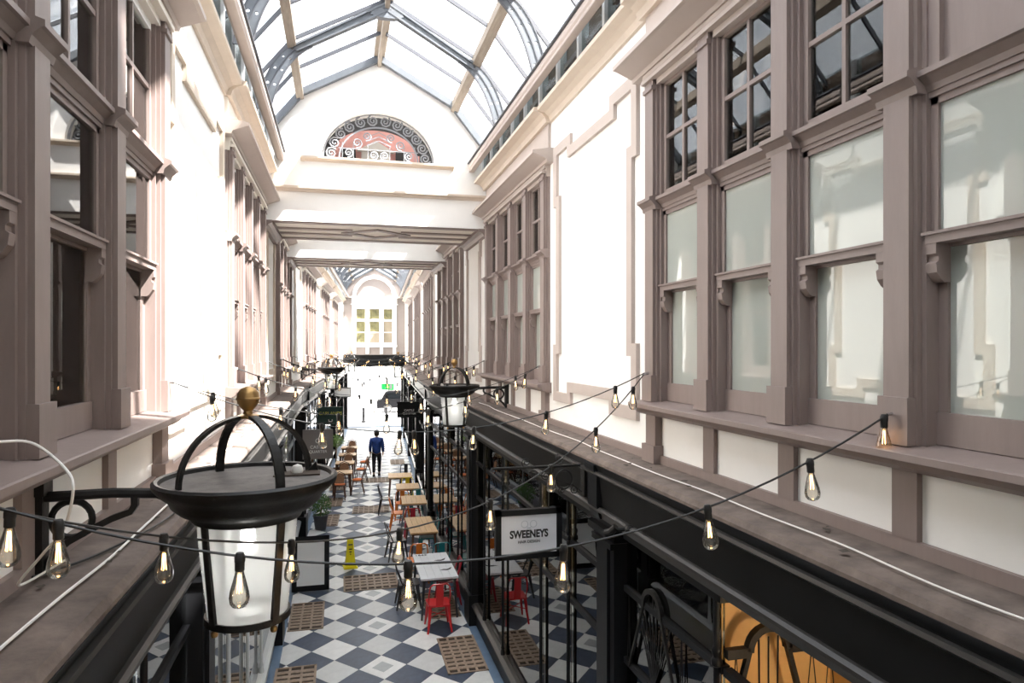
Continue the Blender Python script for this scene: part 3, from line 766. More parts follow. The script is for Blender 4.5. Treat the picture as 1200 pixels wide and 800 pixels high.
MB().prism([(-2.1, .35), (-2.1, .85), (-1.95, .98), (-1.2, 1.05), (1.2, 1.05), (1.95, .95), (2.1, .75), (2.12, .35)], -.85, .85).build('body', 'car_black', C)
MB().prism([(-1.75, 1.0), (-1.45, 1.55), (-1.2, 1.64), (.5, 1.64), (.75, 1.55), (1.3, 1.02)], -.74, .74).build('cabin', 'car_black', C)
for q in (-1, 1):
    MB().prism([(-1.55, 1.06), (-1.35, 1.5), (-.35, 1.52), (-.35, 1.06)], q*.75-.004, q*.75+.004).build('side_window', 'car_glass', C)
    MB().prism([(-.25, 1.06), (-.25, 1.52), (.5, 1.52), (1.05, 1.06)], q*.75-.004, q*.75+.004).build('side_window', 'car_glass', C)
    for x in (-1.3, 1.35):
        o = MB().lathe([(0, -.1), (.2, -.1), (.31, -.09), (.33, -.06), (.33, .06), (.31, .09), (.2, .1), (0, .1)], 20).build('wheel', 'tyre', C, (x, q*.80, .33), smooth=True); o.rotation_euler = (PI/2, 0, 0)
        o2 = MB().lathe([(0, -.115), (.19, -.105), (.2, -.1), (.2, .1), (.19, .105), (0, .115)], 12).build('hub', 'chrome', o, smooth=True)

# ------------------------------------------------------------------ lanterns on wall brackets
def make_lantern():
    Lm = empty('lantern'); cx = -.83; zr = 4.33
    MB().box(-.055, .0, -.035, .035, ZL+.005, 4.37).box(-.065, 0, -.045, .045, 4.30, 4.36).build('wall_plate', 'iron', Lm)
    MB().tube([(-.03, 0, 4.29), (-.30, 0, 4.295), (-.47, 0, 4.285), (-.58, 0, 4.25)], [.022, .021, .022, .035], 8).build('arm', 'iron', Lm, smooth=True)
    Bm = MB(); Bm.tube([(-.15+.075*math.cos(a), 0, 4.195+.075*math.sin(a)) for a in [2*PI*k/20 for k in range(20)]], .014, 6, closed=True)
    Bm.strip([(-.05, 0, 4.01), (-.09, 0, 4.06), (-.14, 0, 4.105), (-.22, 0, 4.15), (-.30, 0, 4.19), (-.37, 0, 4.215), (-.385, 0, 4.24), (-.385, 0, 4.29)], .03, .026)
    Bm.build('brace', 'iron', Lm, smooth=True)
    c = (cx, 0, 0)
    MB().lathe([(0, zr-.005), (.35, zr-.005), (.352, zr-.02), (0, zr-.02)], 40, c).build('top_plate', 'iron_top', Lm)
    MB().lathe([(.345, zr-.01), (.352, zr+.012), (.366, zr+.016), (.378, zr+.006), (.374, zr-.015), (.345, zr-.045), (.315, zr-.07), (.305, zr-.095), (.27, zr-.125), (.235, zr-.14), (.222, zr-.165), (.20, zr-.165), (.20, zr-.05)], 40, c).build('rim', 'iron', Lm, smooth=True)
    MB().lathe([(.208, zr-.13), (.200, zr-.25), (.164, zr-.585)], 32, c).build('glass', 'lantern_glass', Lm, smooth=True)
    fr = MB()
    for a in (45, 135, 225, 315):
        a = math.radians(a); ca, sa = math.cos(a), math.sin(a)
        fr.strip([(cx+.212*ca, .212*sa, zr-.13), (cx+.170*ca, .170*sa, zr-.58)], .034, .016, (-sa, ca, 0))
    fr.build('frame_bars', 'iron', Lm)
    MB().lathe([(.155, zr-.575), (.176, zr-.572), (.178, zr-.60), (.160, zr-.605), (.155, zr-.575)], 32, c).build('bottom_ring', 'iron', Lm, smooth=True)
    MB().lathe([(0, zr-.594), (.16, zr-.594), (.16, zr-.590), (0, zr-.590)], 24, c).build('base_glass', 'lantern_glass', Lm)
    MB().lathe([(0, zr-.588), (.06, zr-.588), (.06, zr-.578), (.045, zr-.575), (0, zr-.575)], 18, c).build('base_disc', 'tile_inset', Lm)
    for a in (45, 135, 225, 315):
        a = math.radians(a); MB().lathe([(0, -.016), (.012, -.011), (.016, 0), (.012, .011), (0, .016)], 10).build('ball_foot', 'gold', Lm, (cx+.165*math.cos(a), .165*math.sin(a), zr-.618), smooth=True)
    for a in (40, 130, 220, 310):
        a = math.radians(a-8); ca, sa = math.cos(a), math.sin(a)
        MB().strip([(cx+ca*(.012+.278*math.cos(t)), sa*(.012+.278*math.cos(t)), zr-.005+.275*math.sin(t)) for t in [PI/2*k/14 for k in range(15)]], .036, .014, (-sa, ca, 0)).build('crown_rib', 'iron', Lm, smooth=False)
    MB().lathe([(0, .265), (.045, .265), (.045, .275), (.02, .282), (.018, .295), (.032, .31), (.044, .33), (.048, .344), (.050, .345), (.050, .352), (.047, .354), (.044, .372), (.03, .392), (.012, .40), (0, .402)], 24, (cx, 0, zr)).build('finial', 'gold', Lm, smooth=True)
    MB().box(cx-.30, cx-.10, -.14, -.03, zr-.004, zr+.002).build('hatch', 'hole_shade', Lm)  # flat dark plate, the shade of an open hatch put in colour
    for x in (-.29, -.15): MB().prism([(cx+x, zr), (cx+x+.05, zr), (cx+x+.01, zr+.045)], -.14, -.13).build('hatch_flap', 'iron', Lm)
    MB().lathe([(0, -.03), (.02, -.022), (.027, 0), (.02, .022), (0, .03)], 12).build('socket_cap', 'wire_white', Lm, (cx-.2, -.085, zr+.012), smooth=True)
    MB().lathe([(0, -.05), (.02, -.045), (.032, -.02), (.03, .01), (.014, .05), (0, .05)], 12).build('bulb', 'lamp_white', Lm, (cx, 0, zr-.24), smooth=True)
    ld = bpy.data.lights.new('lantern_light', 'POINT'); ld.energy = 1.6; ld.color = (1, .98, .94); ld.shadow_soft_size = .04
    lo = bpy.data.objects.new('lantern_light', ld); COL.objects.link(lo); lo.parent = Lm; lo.location = (cx, 0, zr-.36)
    return Lm
lant = None
for s, side, lab in ((3.16, -1, 'large black iron lantern with gold ball finial beside the bare sash windows'), (10.1, 1, 'black iron lantern on the salon side just before the first bridge'),
                     (19.7, -1, 'black iron lantern just past the second bridge opposite the salon side'), (27.2, 1, 'black iron lantern far along the salon side near the exit'), (34.0, -1, 'small far black iron lantern closest to the exit fascia')):
    if lant is None: o = lant = make_lantern()
    else: o = copy_tree(lant)
    o.location = pos(s, side*WALL); o.rotation_euler = (0, 0, ang(s)+(0 if side > 0 else PI)); tag(o, lab, 'lantern', 'wall lanterns along the arcade')

# ------------------------------------------------------------------ festoon strings with filament bulbs
bulb_me = MB().lathe([(.0125, -.045), (.014, -.055), (.022, -.085), (.030, -.115), (.0325, -.135), (.030, -.152), (.021, -.164), (.008, -.169), (0, -.170)], 14).mesh('bulb', True)
sock_me = MB().lathe([(0, .014), (.012, .012), (.017, 0), (.017, -.018), (.0155, -.02), (.0155, -.046), (.012, -.05), (0, -.05)], 12).mesh('socket', True)
fm = MB()
for k in range(4):
    a = PI/2*k; fm.tube([(.004*math.cos(a), .004*math.sin(a), -.06), (.008*math.cos(a), .008*math.sin(a), -.12)], .0011, 4)
fil_me = fm.mesh('filament')
def festoon(p0, p1, sag, label, fr=None, spacing=.56, r=.0045):
    p0, p1 = Vector(p0), Vector(p1); L = (p1-p0).length
    def P(t): return p0.lerp(p1, t)-Vector((0, 0, sag*4*t*(1-t)))
    o = empty('festoon_lights', p0); tag(o, label, 'string lights', 'festoon strings across the arcade')
    MB().tube([P(k/28)-p0 for k in range(29)], r, 5).build('cable', 'wire_black', o, smooth=True)
    if fr is None:
        n = int(L/spacing); fr = [(k+.5)/n for k in range(n)]
    for t in fr:
        q = P(t)-p0; ry = random.uniform(-.09, .09)
        s = ob('socket', sock_me, 'wire_black', o, q); s.rotation_euler = (random.uniform(-.09, .09), ry, 0)
        ob('bulb', bulb_me, 'bulb_glass', s); ob('filament', fil_me, 'filament', s)
    for e, q in ((p0, -1), (p1, 1)):
        MB().tube([e-p0, e-p0+Vector((.05 if e.x > P(.5).x else -.05, 0, .01))], .008, 6).build('hook', 'chrome', o)
    return o
HK = 1.73
def hp_(s, side, z): return pos(s, side*HK, z)
festoon(hp_(2.54, 1, 4.60), hp_(2.36, -1, 4.46), .40, 'festoon string hanging below the large lantern from the blind-covered windows', [.005, .12, .265, .445, .615, .775, .925])
festoon(hp_(5.06, 1, 4.68), hp_(2.30, -1, 4.47), .58, 'festoon string running diagonally past the hair salon sign', [.04, .17, .30, .44, .60, .74, .86, .965])
festoon(hp_(5.06, 1, 4.69), hp_(5.06, -1, 4.66), .40, 'festoon string straight across from the eared panel to the bare windows', [.07, .235, .40, .53, .56, .72, .93])
st_ = [(5.06, -1, 8.07, 1), (8.07, 1, 8.07, -1), (8.07, -1, 11.43, 1), (11.43, 1, 11.43, -1), (11.43, -1, 14.1, 1), (14.1, 1, 14.1, -1), (14.1, -1, 17.4, 1), (17.4, 1, 17.4, -1),
       (20.3, 1, 20.3, -1), (20.3, -1, 23.5, 1), (23.5, 1, 23.5, -1), (26.6, 1, 26.6, -1), (26.6, -1, 29.8, 1), (29.8, 1, 29.8, -1), (33, 1, 33, -1), (36, 1, 36, -1), (39, 1, 39, -1)]
where = ['between first and second window bay', 'at the second window bay, crossing square', 'slanting along the second window bay', 'just before the first bridge', 'slanting beneath the first bridge', 'between the two bridges, crossing square', 'slanting beneath the second bridge', 'under the second bridge, crossing square',
         'above the cane cafe chairs, crossing square', 'slanting above the cane cafe chairs', 'above the walking person, crossing square', 'beyond the walking person, crossing square', 'slanting beyond the walking person', 'nearer the exit, crossing square', 'close to the small far lantern', 'third closest to the exit fascia', 'hanging just in front of the exit fascia']
for (a, sa, b, sb), wh in zip(st_, where):
    festoon(hp_(a, sa, 4.66), hp_(b, sb, 4.67), random.uniform(.36, .5), 'festoon string of clear filament bulbs '+wh, r=.004 if a < 12 else .006, spacing=.52)

# loose cables on the ledges
def cable(pts, r, m, label, sm=8):
    P = [Vector(p) for p in pts]; out = []
    for i in range(len(P)-1):
        a, b, c, d = P[max(i-1, 0)], P[i], P[i+1], P[min(i+2, len(P)-1)]
        for k in range(sm):
            t = k/sm; out.append(.5*((2*b)+(c-a)*t+(2*a-5*b+4*c-d)*t*t+(3*b-a-3*c+d)*t**3))
    out.append(P[-1]); o = MB().tube([p-P[0] for p in out], r, 6).build('cable', m, None, P[0], smooth=True); return tag(o, label, 'cable')
cable([(1.60+random.uniform(-.02, .03), s, ZL-.006+.012) for s in [0.3+.6*k for k in range(19)]], .0045, 'wire_white', 'thin white cable lying along the ledge below the blind-covered windows')
cable([(-1.62+random.uniform(-.02, .02), s, ZL+.006) for s in [0.3+.5*k for k in range(18)]], .006, 'wire_white', 'thin white cable lying along the ledge below the large lantern')
cable([(-1.76, 2.4, 4.60), (-1.75, 2.67, 4.58), (-1.68, 2.75, 4.56), (-1.55, 2.66, 4.48), (-1.5, 2.58, 4.42), (-1.55, 2.64, 4.277), (-1.65, 2.74, 4.17), (-1.77, 2.86, 4.03), (-1.77, 3.3, ZL+.012)], .005, 'wire_white', 'white cable looping loosely down beside the lantern bracket')
cable([(-1.80, 3.05, 4.0), (-1.68, 3.35, 3.985), (-1.55, 3.9, 3.98), (-1.52, 4.4, 3.98)], .006, 'wire_black', 'thin black cable on the ledge behind the lantern bracket')
for q, wh in ((1, 'below the blind-covered windows'), (-1, 'below the large lantern bracket')):
    d = MB()
    for k in range(40):
        x = q*random.uniform(1.52, 1.78); y = random.uniform(1, 11); r = random.uniform(.006, .022); a = random.uniform(0, PI)
        d.v += [(x+r*math.cos(a+t)*random.uniform(.6, 1.5), y+r*math.sin(a+t)*1.4, ZL+.004+random.uniform(0, .008)) for t in (0, 1.6, 3.1, 4.6)]; b = len(d.v)-4; d.f.append((b, b+1, b+2, b+3))
    o = d.build('debris', 'debris'); o['kind'] = 'stuff'; tag(o, 'dry leaves and dirt scattered on the ledge '+wh, 'debris')

# ------------------------------------------------------------------ hanging signs
def hanging_sign(name, s, u0, u1, z0, z1, zb, side, face, frm, label, arms=True, fw=.035):
    c = (u0+u1)/2; o = empty(name, pos(s, c, 0), ang(s)); tag(o, label, 'sign')
    w2 = (u1-u0)/2; t = .03
    MB().box(-w2, w2, -t, t, z0, z0+fw).box(-w2, w2, -t, t, z1-fw, z1).box(-w2, -w2+fw, -t, t, z0, z1).box(w2-fw, w2, -t, t, z0, z1).build('frame', frm, o)
    MB().box(-w2+fw*.9, w2-fw*.9, -t+.012, t-.012, z0+fw*.9, z1-fw*.9).build('panel', face, o)
    if arms:
        e = side*(1.50)-c
        MB().tube([(-side*(w2+.02), 0, zb), (e, 0, zb)], .013, 8).build('arm', 'iron', o)
        for x in (-w2*.62, w2*.62): MB().tube([(x, 0, z1), (x, 0, zb)], .007, 6).build('hanger', 'iron', o)
    return o
o = hanging_sign('hanging_sign', 5.82, .68, 1.285, 3.04, 3.475, 3.84, 1, 'sign_white', 'black_satin', 'black framed white hair salon sign hanging from scrolled iron bracket', fw=.05)
text('SWEENEYS', .088, 'sign_ink', o, (0, -.021, 3.255), bold=.035).scale = (.82, 1.05, 1)
text('HAIR DESIGN', .034, 'sign_ink', o, (0, -.021, 3.19))
m = MB()
for q in (-1, 1): m.tube([(q*.04+.03*math.cos(a), -.02, 3.345+.03*math.sin(a)) for a in [2*PI*k/16 for k in range(16)]], .003, 4, closed=True)
m.tube([(-.02, -.02, 3.32), (.02, -.02, 3.30)], .003, 4).tube([(.02, -.02, 3.32), (-.02, -.02, 3.30)], .003, 4).build('scissor_emblem', 'sign_faint', o)
def spiral(cx, cz, r0, turns, a0, sg=1, n=30): return [(cx+(r0*(k/n)+.004)*math.cos(a0+sg*k/n*turns*2*PI), 0, cz+(r0*(k/n)+.004)*math.sin(a0+sg*k/n*turns*2*PI)) for k in range(n+1)]
for (cx, cz, r0, sg) in ((-.02, 3.885, .04, 1), (.29, 3.90, .045, -1), (.05, 3.77, .05, 1), (.16, 3.76, .04, -1), (.31, 3.62, .03, 1), (.43, 3.62, .035, -1)):
    MB().tube(spiral(cx, cz, r0, 1.7, 0, sg), .005, 5).build('scroll', 'iron', o)
MB().tube([(.33+.075*math.cos(a), 0, 3.72+.085*math.sin(a)) for a in [2*PI*k/20 for k in range(20)]], .009, 5, closed=True).build('ring', 'iron', o)
q_ = MB().lathe([(0, -.004), (.072, -.004), (.072, .004), (0, .004)], 20).build('ring_disc', 'black_mould', o, (.33, 0, 3.72)); q_.rotation_euler = (PI/2, 0, 0)
MB().tube([(.50, 0, 3.60), (.42, 0, 3.66), (.2, 0, 3.74), (0, 0, 3.80)], .007, 5).build('brace', 'iron', o)
MB().box(.505, .52, -.05, .05, 3.56, 3.92).build('mount_plate', 'iron', o)
o = hanging_sign('hanging_sign', 16.9, -1.50, -.80, 2.25, 2.95, 3.1, -1, 'sign_grey', 'sign_grey', 'grey hanging sign with white lettering beside the cafe chairs')
text('CASTLE', .105, 'paper_white', o, (0, -.021, 2.53)); text('QUARTER', .092, 'paper_white', o, (0, -.021, 2.42))
MB().tube([(0+.05*math.cos(a), -.02, 2.68+.05*math.sin(a)) for a in [2*PI*k/16 for k in range(16)]], .007, 4, closed=True).build('ring_emblem', 'paper_white', o)
o = hanging_sign('hanging_sign', 20.0, -1.42, -.72, 2.72, 3.22, 3.45, -1, 'sign_green', 'sign_green', 'dark green hanging sign with yellow lettering')
text('GARLANDS', .125, 'sign_yellow', o, (0, -.021, 3.03))
MB().tube([(-.05, -.02, 2.86), (-.04, -.02, 2.80), (.04, -.02, 2.80), (.05, -.02, 2.86)], .012, 5).build('cup_emblem', 'paper_white', o)
o = hanging_sign('hanging_sign', 20.2, .80, 1.50, 2.85, 3.32, 3.5, 1, 'black_satin', 'black_satin', 'black hanging sign with small white lettering on the salon side')
text('CASTLE', .085, 'paper_white', o, (0, -.024, 3.06)); text('QUARTER', .085, 'paper_white', o, (0, -.024, 2.97))
hanging_sign('hanging_sign', 26.5, -1.40, -.75, 3.02, 3.40, 3.6, -1, 'paper_white', 'black_satin', 'blank white sign in black frame hanging above the topiary')
o = empty('exit_sign', pos(38.5, .75, 0), -BETA); tag(o, 'small green lit emergency exit sign hanging near the street', 'sign')
MB().box(-.35, .35, -.03, .03, 2.55, 2.9).build('panel', 'exit_green', o); MB().tube([(0, 0, 2.9), (0, 0, 3.75)], .01).build('rod', 'wire_black', o)
MB().tube([(-.15, -.035, 2.65), (-.05, -.035, 2.75), (.02, -.035, 2.68)], .015, 4).box(.1, .25, -.037, -.03, 2.6, 2.85).build('running_emblem', 'paper_white', o)
# small spotlight fitting on the salon fascia
o = empty('spotlight', (1.505, 4.82, 3.52)); tag(o, 'small dark jointed spotlight fitting on the black fascia', 'spotlight')
MB().lathe([(0, -.03), (.035, -.025), (.045, 0), (.035, .025), (0, .03)], 12).build('mount', 'iron', o, smooth=True)
MB().tube([(0, 0, 0), (-.10, .03, -.01)], .016, 8).build('arm', 'iron', o); MB().tube([(-.10, .03, .015), (-.13, .06, -.03), (-.15, .09, -.045)], [.028, .03, .034], 10).build('head', 'iron', o)

# ------------------------------------------------------------------ floor grates
def grate_mesh(w, l, nc, nr):
    m = MB(); fw = .035
    m.box(-w/2, w/2, -l/2, -l/2+fw, 0, .012).box(-w/2, w/2, l/2-fw, l/2, 0, .012).box(-w/2, -w/2+fw, -l/2, l/2, 0, .012).box(w/2-fw, w/2, -l/2, l/2, 0, .012)
    for i in range(1, nc): x = -w/2+fw+(w-2*fw)*i/nc; m.box(x-.018, x+.018, -l/2, l/2, 0, .0115)
    for j in range(1, nr): y = -l/2+fw+(l-2*fw)*j/nr; m.box(-w/2, w/2, y-l/nr*.30, y+l/nr*.30, 0, .011)
    return m.mesh('bars')
for (s, u, w_, l_, nc, nr, lab) in ((10.75, 1.24, .62, 1.3, 4, 9, 'brown iron floor grate in front of the salon window'), (10.25, -1.28, .6, 1.35, 3, 9, 'brown iron floor grate below the large lantern glass'),
        (12.95, -1.22, .6, 1.3, 3, 9, 'brown iron floor grate near the white poster board'), (14.5, -.02, 1.1, .95, 7, 5, 'wide brown iron floor grate next to the yellow cone'), (12.9, 1.20, .6, 1.3, 3, 9, 'brown iron floor grate under the white plank table'),
        (19.9, -1.12, .58, 1.3, 3, 8, 'brown iron floor grate by the leafy shrub'), (22.2, -1.12, .55, 1.2, 3, 8, 'brown iron floor grate before the nearest cane chairs'), (21.0, .05, 1.1, .9, 7, 5, 'wide brown iron floor grate beyond the yellow cone'),
        (25.6, .15, 1.1, .9, 7, 5, 'wide brown iron floor grate under the walking person'), (29.5, 1.05, .6, 1.2, 3, 8, 'brown iron floor grate far along the salon side'), (24.6, -1.12, .55, 1.2, 3, 8, 'brown iron floor grate between cane chairs'), (15.6, -1.15, .35, .9, 2, 7, 'small iron floor grate beside the cone')):
    o = empty('floor_grate', pos(s, u, .019), ang(s)); tag(o, lab, 'floor grate', 'iron floor grates')
    ob('bars', grate_mesh(w_, l_, nc, nr), 'grate_metal', o); box('hole_shade', 'hole_shade', o, -w_/2+.005, w_/2-.005, -l_/2+.005, l_/2-.005, 0, .002)  # flat dark sheet stands for the shade below the bars

# ------------------------------------------------------------------ furniture
FZ = .0185
def make_metal_chair(m):
    o = empty('metal_chair')
    MB().prism([(-.19, -.17), (-.15, -.19), (.15, -.19), (.19, -.17), (.20, .15), (.17, .19), (-.17, .19), (-.20, .15)], .43, .455, 'z').build('seat', m, o)
    for q in (-1, 1):
        for (y0, y1) in ((-.15, -.235), (.15, .215)):
            MB().tube([(q*.155, y0, .445), (q*.175, (y0+y1)/2, .22), (q*.205, y1, .0)], [.032, .026, .016], 6).build('leg', m, o)
    MB().tube([(-.18, -.12, .45), (-.185, -.2, .64), (-.165, -.245, .80), (-.12, -.255, .84), (.12, -.255, .84), (.165, -.245, .80), (.185, -.2, .64), (.18, -.12, .45)], .013, 6).build('back_hoop', m, o, smooth=True)
    MB().strip([(0, -.185, .45), (0, -.225, .62), (0, -.252, .835)], .125, .008, (1, 0, 0)).build('back_splat', m, o)
    MB().tube([(-.18, -.18, .25), (.18, .18, .25)], .008, 5).tube([(.18, -.18, .25), (-.18, .18, .25)], .008, 5).build('cross_brace', m, o)
    return o
CH = {}
def metal_chair(c, s, u, rz, label):
    o = CH[c] = make_metal_chair('chair_'+c) if c not in CH else CH[c]
    if o.get('category'): o = copy_tree(CH[c])
    o.location = pos(s, u, FZ); o.rotation_euler = (0, 0, rz+ang(s)); tag(o, label, 'chair', 'metal cafe chairs along the salon side')
metal_chair('red', 11.85, 1.02, 0, 'bright red metal chair at the end of the white plank table')
metal_chair('graphite', 13.0, .62, -PI/2, 'black metal chair on the aisle side of the white plank table')
metal_chair('crimson', 13.0, 1.36, PI/2, 'dark red metal chair between white plank table and shop window')
metal_chair('orange', 14.35, .93, 0.05, 'orange metal chair between white plank table and oak table')
metal_chair('teal', 14.3, 1.38, .1, 'teal metal chair beside the orange chair near white table')
metal_chair('graphite', 15.95, .63, -PI/2+.15, 'black metal chair angled on the aisle side of the large oak table')
metal_chair('teal', 16.05, 1.36, PI/2, 'teal metal chair between large oak table and shop window')
metal_chair('crimson', 17.55, 1.12, 0, 'crimson metal chair between large oak table and trestle table')
metal_chair('orange', 19.75, .93, 0, 'orange metal chair in front of the middle wooden table')
metal_chair('teal', 19.85, 1.36, .1, 'teal metal chair by the middle wooden table near the window')
metal_chair('orange', 18.6, .80, -PI/2, 'orange metal chair on the aisle side of the trestle table')
metal_chair('yellow', 21.7, 1.15, 0, 'yellow metal chair in front of the farther wooden table')
metal_chair('graphite', 20.4, .50, -PI/2, 'black metal chair on the aisle side of the middle wooden table')
metal_chair('graphite', 24.2, 1.2, 0, 'black metal chair beyond the farthest wooden table')
def table(s, u, w_, l_, top, legm, label, splay=.05, h=.75):
    o = empty('cafe_table', pos(s, u, FZ), ang(s)); tag(o, label, 'table')
    n = 5
    for k in range(n):
        x0 = -w_/2+w_*k/n; MB().box(x0+.002, x0+w_/n-.002, -l_/2, l_/2, h-.035, h).build('plank', top, o)
    MB().box(-w_/2+.03, w_/2-.03, -l_/2+.03, l_/2-.03, h-.07, h-.035).build('apron', legm, o)
    for a in (-1, 1):
        for b in (-1, 1):
            MB().tube([(a*(w_/2-.07), b*(l_/2-.08), h-.04), (a*(w_/2-.07+splay), b*(l_/2-.03), 0)], [.028, .018], 6).build('leg', legm, o)
    return o
tw = table(12.95, 1.10, .68, 1.5, 'white_top', 'chair_graphite', 'white plank table with black bird motifs')
text('1862', .12, 'sign_ink', tw, (-.18, .66, .7515), (0, 0, 0))
for (bx, by) in ((.14, .28), (.17, -.30)):
    MB().prism([(bx-.12, by-.04), (bx-.04, by+.01), (bx+.03, by+.0), (bx+.13, by+.10), (bx+.09, by-.02), (bx+.02, by-.07), (bx-.05, by-.05)], .7505, .7525, 'z').build('bird_motif', 'sign_ink', tw)
table(16.0, 1.19, .62, 1.45, 'wood_top', 'wood_dark', 'large pale oak topped cafe table')
table(18.75, 1.21, .66, 1.0, 'wood_top', 'frame_grey', 'pale wooden cafe table on splayed trestle legs', .10)
table(20.6, 1.12, .68, .8, 'wood_top', 'wood_dark', 'middle pale wooden cafe table beside teal chair')
table(22.4, .95, .75, .8, 'wood_top', 'wood_dark', 'farthest pale wooden table behind the yellow chair')
# bentwood cane chairs and tables on the other side
def make_bentwood():
    o = empty('bentwood_chair')
    MB().lathe([(0, .44), (.19, .44), (.205, .45), (.205, .465), (.19, .475), (0, .475)], 18).build('seat', 'wood_dark', o, smooth=True)
    MB().lathe([(0, .474), (.17, .476), (.175, .50), (.12, .515), (0, .52)], 16).build('cushion', 'cushion', o, smooth=True)
    for q in (-1, 1):
        MB().tube([(q*.13, .13, .45), (q*.15, .17, .25), (q*.17, .20, 0)], [.02, .017, .013], 6).build('leg', 'wood_dark', o)
        MB().tube([(q*.13, -.13, .45), (q*.15, -.17, .25), (q*.17, -.23, 0)], [.02, .017, .013], 6).build('leg', 'wood_dark', o)
    MB().tube([(-.17, -.12, .45), (-.19, -.19, .68), (-.15, -.235, .86), (0, -.245, .93), (.15, -.235, .86), (.19, -.19, .68), (.17, -.12, .45)], .015, 6).build('back_hoop', 'wood_dark', o, smooth=True)
    MB().prism([(-.13, .55), (.13, .55), (.16, .70), (.12, .84), (0, .89), (-.12, .84), (-.16, .70)], -.225, -.21).build('cane_back', 'cane', o)
    MB().tube([(.155*math.cos(a), .155*math.sin(a), .26) for a in [2*PI*k/14 for k in range(14)]], .008, 5, closed=True).build('stretcher_ring', 'wood_dark', o)
    return o
bw = None
for (s, u, rz, lab) in ((22.6, -.95, 0, 'bentwood chair first in the row'), (23.3, -.42, PI/2, 'bentwood chair on the aisle side of the first round-edged table'), (23.3, -1.36, -PI/2, 'bentwood chair between first cafe table and shop window'), (24.6, -.9, 0, 'bentwood chair tucked before the second cafe table'), (25.3, -.35, PI/2+.2, 'bentwood chair on the aisle side of the second cafe table'),
                        (26.5, -.85, 0, 'bentwood chair tucked before the third cafe table'), (26.9, -.25, PI/2, 'bentwood chair farthest out in the aisle by the third table'), (28.3, -.85, 0, 'bentwood chair tucked before the fourth cafe table'), (29.9, -.85, PI, 'bentwood chair last in the row')):
    if bw is None: o = bw = make_bentwood()
    else: o = copy_tree(bw)
    o.location = pos(s, u, FZ); o.rotation_euler = (0, 0, rz+ang(s)); tag(o, lab+', cane back and orange cushion', 'chair', 'bentwood cane chairs')
for i, s in enumerate((23.35, 25.3, 27.2, 29.1)):
    table(s, -.92, .66, .62, 'wood_top', 'wood_dark', 'small wooden cafe table amid the bentwood chairs, %s in the row' % ('first', 'second', 'third', 'fourth')[i], .02)

# yellow wet floor cone
o = empty('floor_sign', pos(15.6, -.42, FZ), .1); tag(o, 'tall yellow wet floor warning sign standing on the tiles', 'floor sign')
MB().box(-.15, .15, -.15, .15, 0, .03).prism([(-.13, -.13), (.13, -.13), (.13, .13), (-.13, .13)], .03, .05, 'z').build('base', 'cone_yellow', o)
m = MB(); rows = [(0.05, .115, .10), (.2, .095, .075), (.45, .075, .05), (.6, .065, .035), (.62, .05, .025)]
for z, a, b in rows: m.v += [(-a, -b, z), (a, -b, z), (a, b, z), (-a, b, z)]
for i in range(4):
    for k in range(4): m.f.append((4*i+k, 4*i+(k+1) % 4, 4*i+4+(k+1) % 4, 4*i+4+k))
m.f.append((16, 17, 18, 19)); m.build('body', 'cone_yellow', o)
for k, z in enumerate((.50, .40, .34, .29)): MB().box(-.045+.01*k, .045-.01*k, -.057-.02*(.5-z)*2, -.045, z, z+.025).build('warning_print', 'sign_ink', o)
# poster board in a dark frame, leaning by the shopfront
o = empty('poster_board', pos(14.2, -1.21, FZ), 0.0); tag(o, 'white poster board in a dark moulded frame standing by the shopfront', 'poster board')
def lean(v): return v
for nm, mt, parts in (('frame', 'black_satin', ((-.36, .36, -.03, .03, .02, .12), (-.36, .36, -.03, .03, .98, 1.08), (-.36, -.27, -.03, .03, .02, 1.08), (.27, .36, -.03, .03, .02, 1.08))), ('poster', 'paper_white', ((-.28, .28, -.012, .012, .1, 1.0),)), ('inner_moulding', 'black_satin', ((-.29, .29, -.022, .015, .10, .125), (-.29, .29, -.022, .015, .975, 1.0), (-.29, -.265, -.022, .015, .1, 1.0), (.265, .29, -.022, .015, .1, 1.0)))):
    m = MB()
    for p in parts: m.box(*p)
    q_ = m.build(nm, mt, o); q_.rotation_euler = (-.28, 0, 0)
for x in (-.2, .2): MB().tube([(x, .24, .78), (x, .55, 0)], .015).build('rear_leg', 'frame_grey', o)

# plants
def bush(parent, c, r, n, m, seed, sz=.05):
    rg = random.Random(seed); b = MB()
    for k in range(n):
        d = Vector((rg.gauss(0, 1), rg.gauss(0, 1), rg.gauss(0, 1))).normalized()*(rg.random()**.4)
        p = Vector(c)+Vector((d.x*r[0], d.y*r[1], d.z*r[2])); t = Vector((rg.gauss(0, 1), rg.gauss(0, 1), rg.gauss(0, 1))).normalized(); q = t.orthogonal().normalized(); L = sz*rg.uniform(.7, 1.4)
        i = len(b.v); b.v += [tuple(p), tuple(p+t*L*.5+q*L*.28), tuple(p+t*L), tuple(p+t*L*.5-q*L*.28)]; b.f.append((i, i+1, i+2, i+3))
    o = b.build('foliage', m, parent); return o
def planter(s, u, label, m, tree, pot):
    o = empty('potted_plant', pos(s, u, FZ)); tag(o, label, 'plant')
    MB().lathe([(0, 0), (.14, 0), (.19, .34), (.205, .35), (.205, .38), (.18, .38), (.17, .34), (0, .34)], 18).build('pot', pot, o, smooth=True)
    if tree:
        MB().tube([(0, 0, .3), (.01, .01, .8), (0, 0, 1.25)], .02).build('stem', 'stem', o); bush(o, (0, 0, 1.4), (.30, .30, .24), 900, m, 3)
    else:
        MB().tube([(0, 0, .3), (.02, 0, .6)], .02).build('stem', 'stem', o); bush(o, (0, 0, .66), (.30, .30, .32), 900, m, 5)
planter(19.0, -1.26, 'bushy green potted shrub beside the shopfront', 'leaf', False, 'pot_grey')
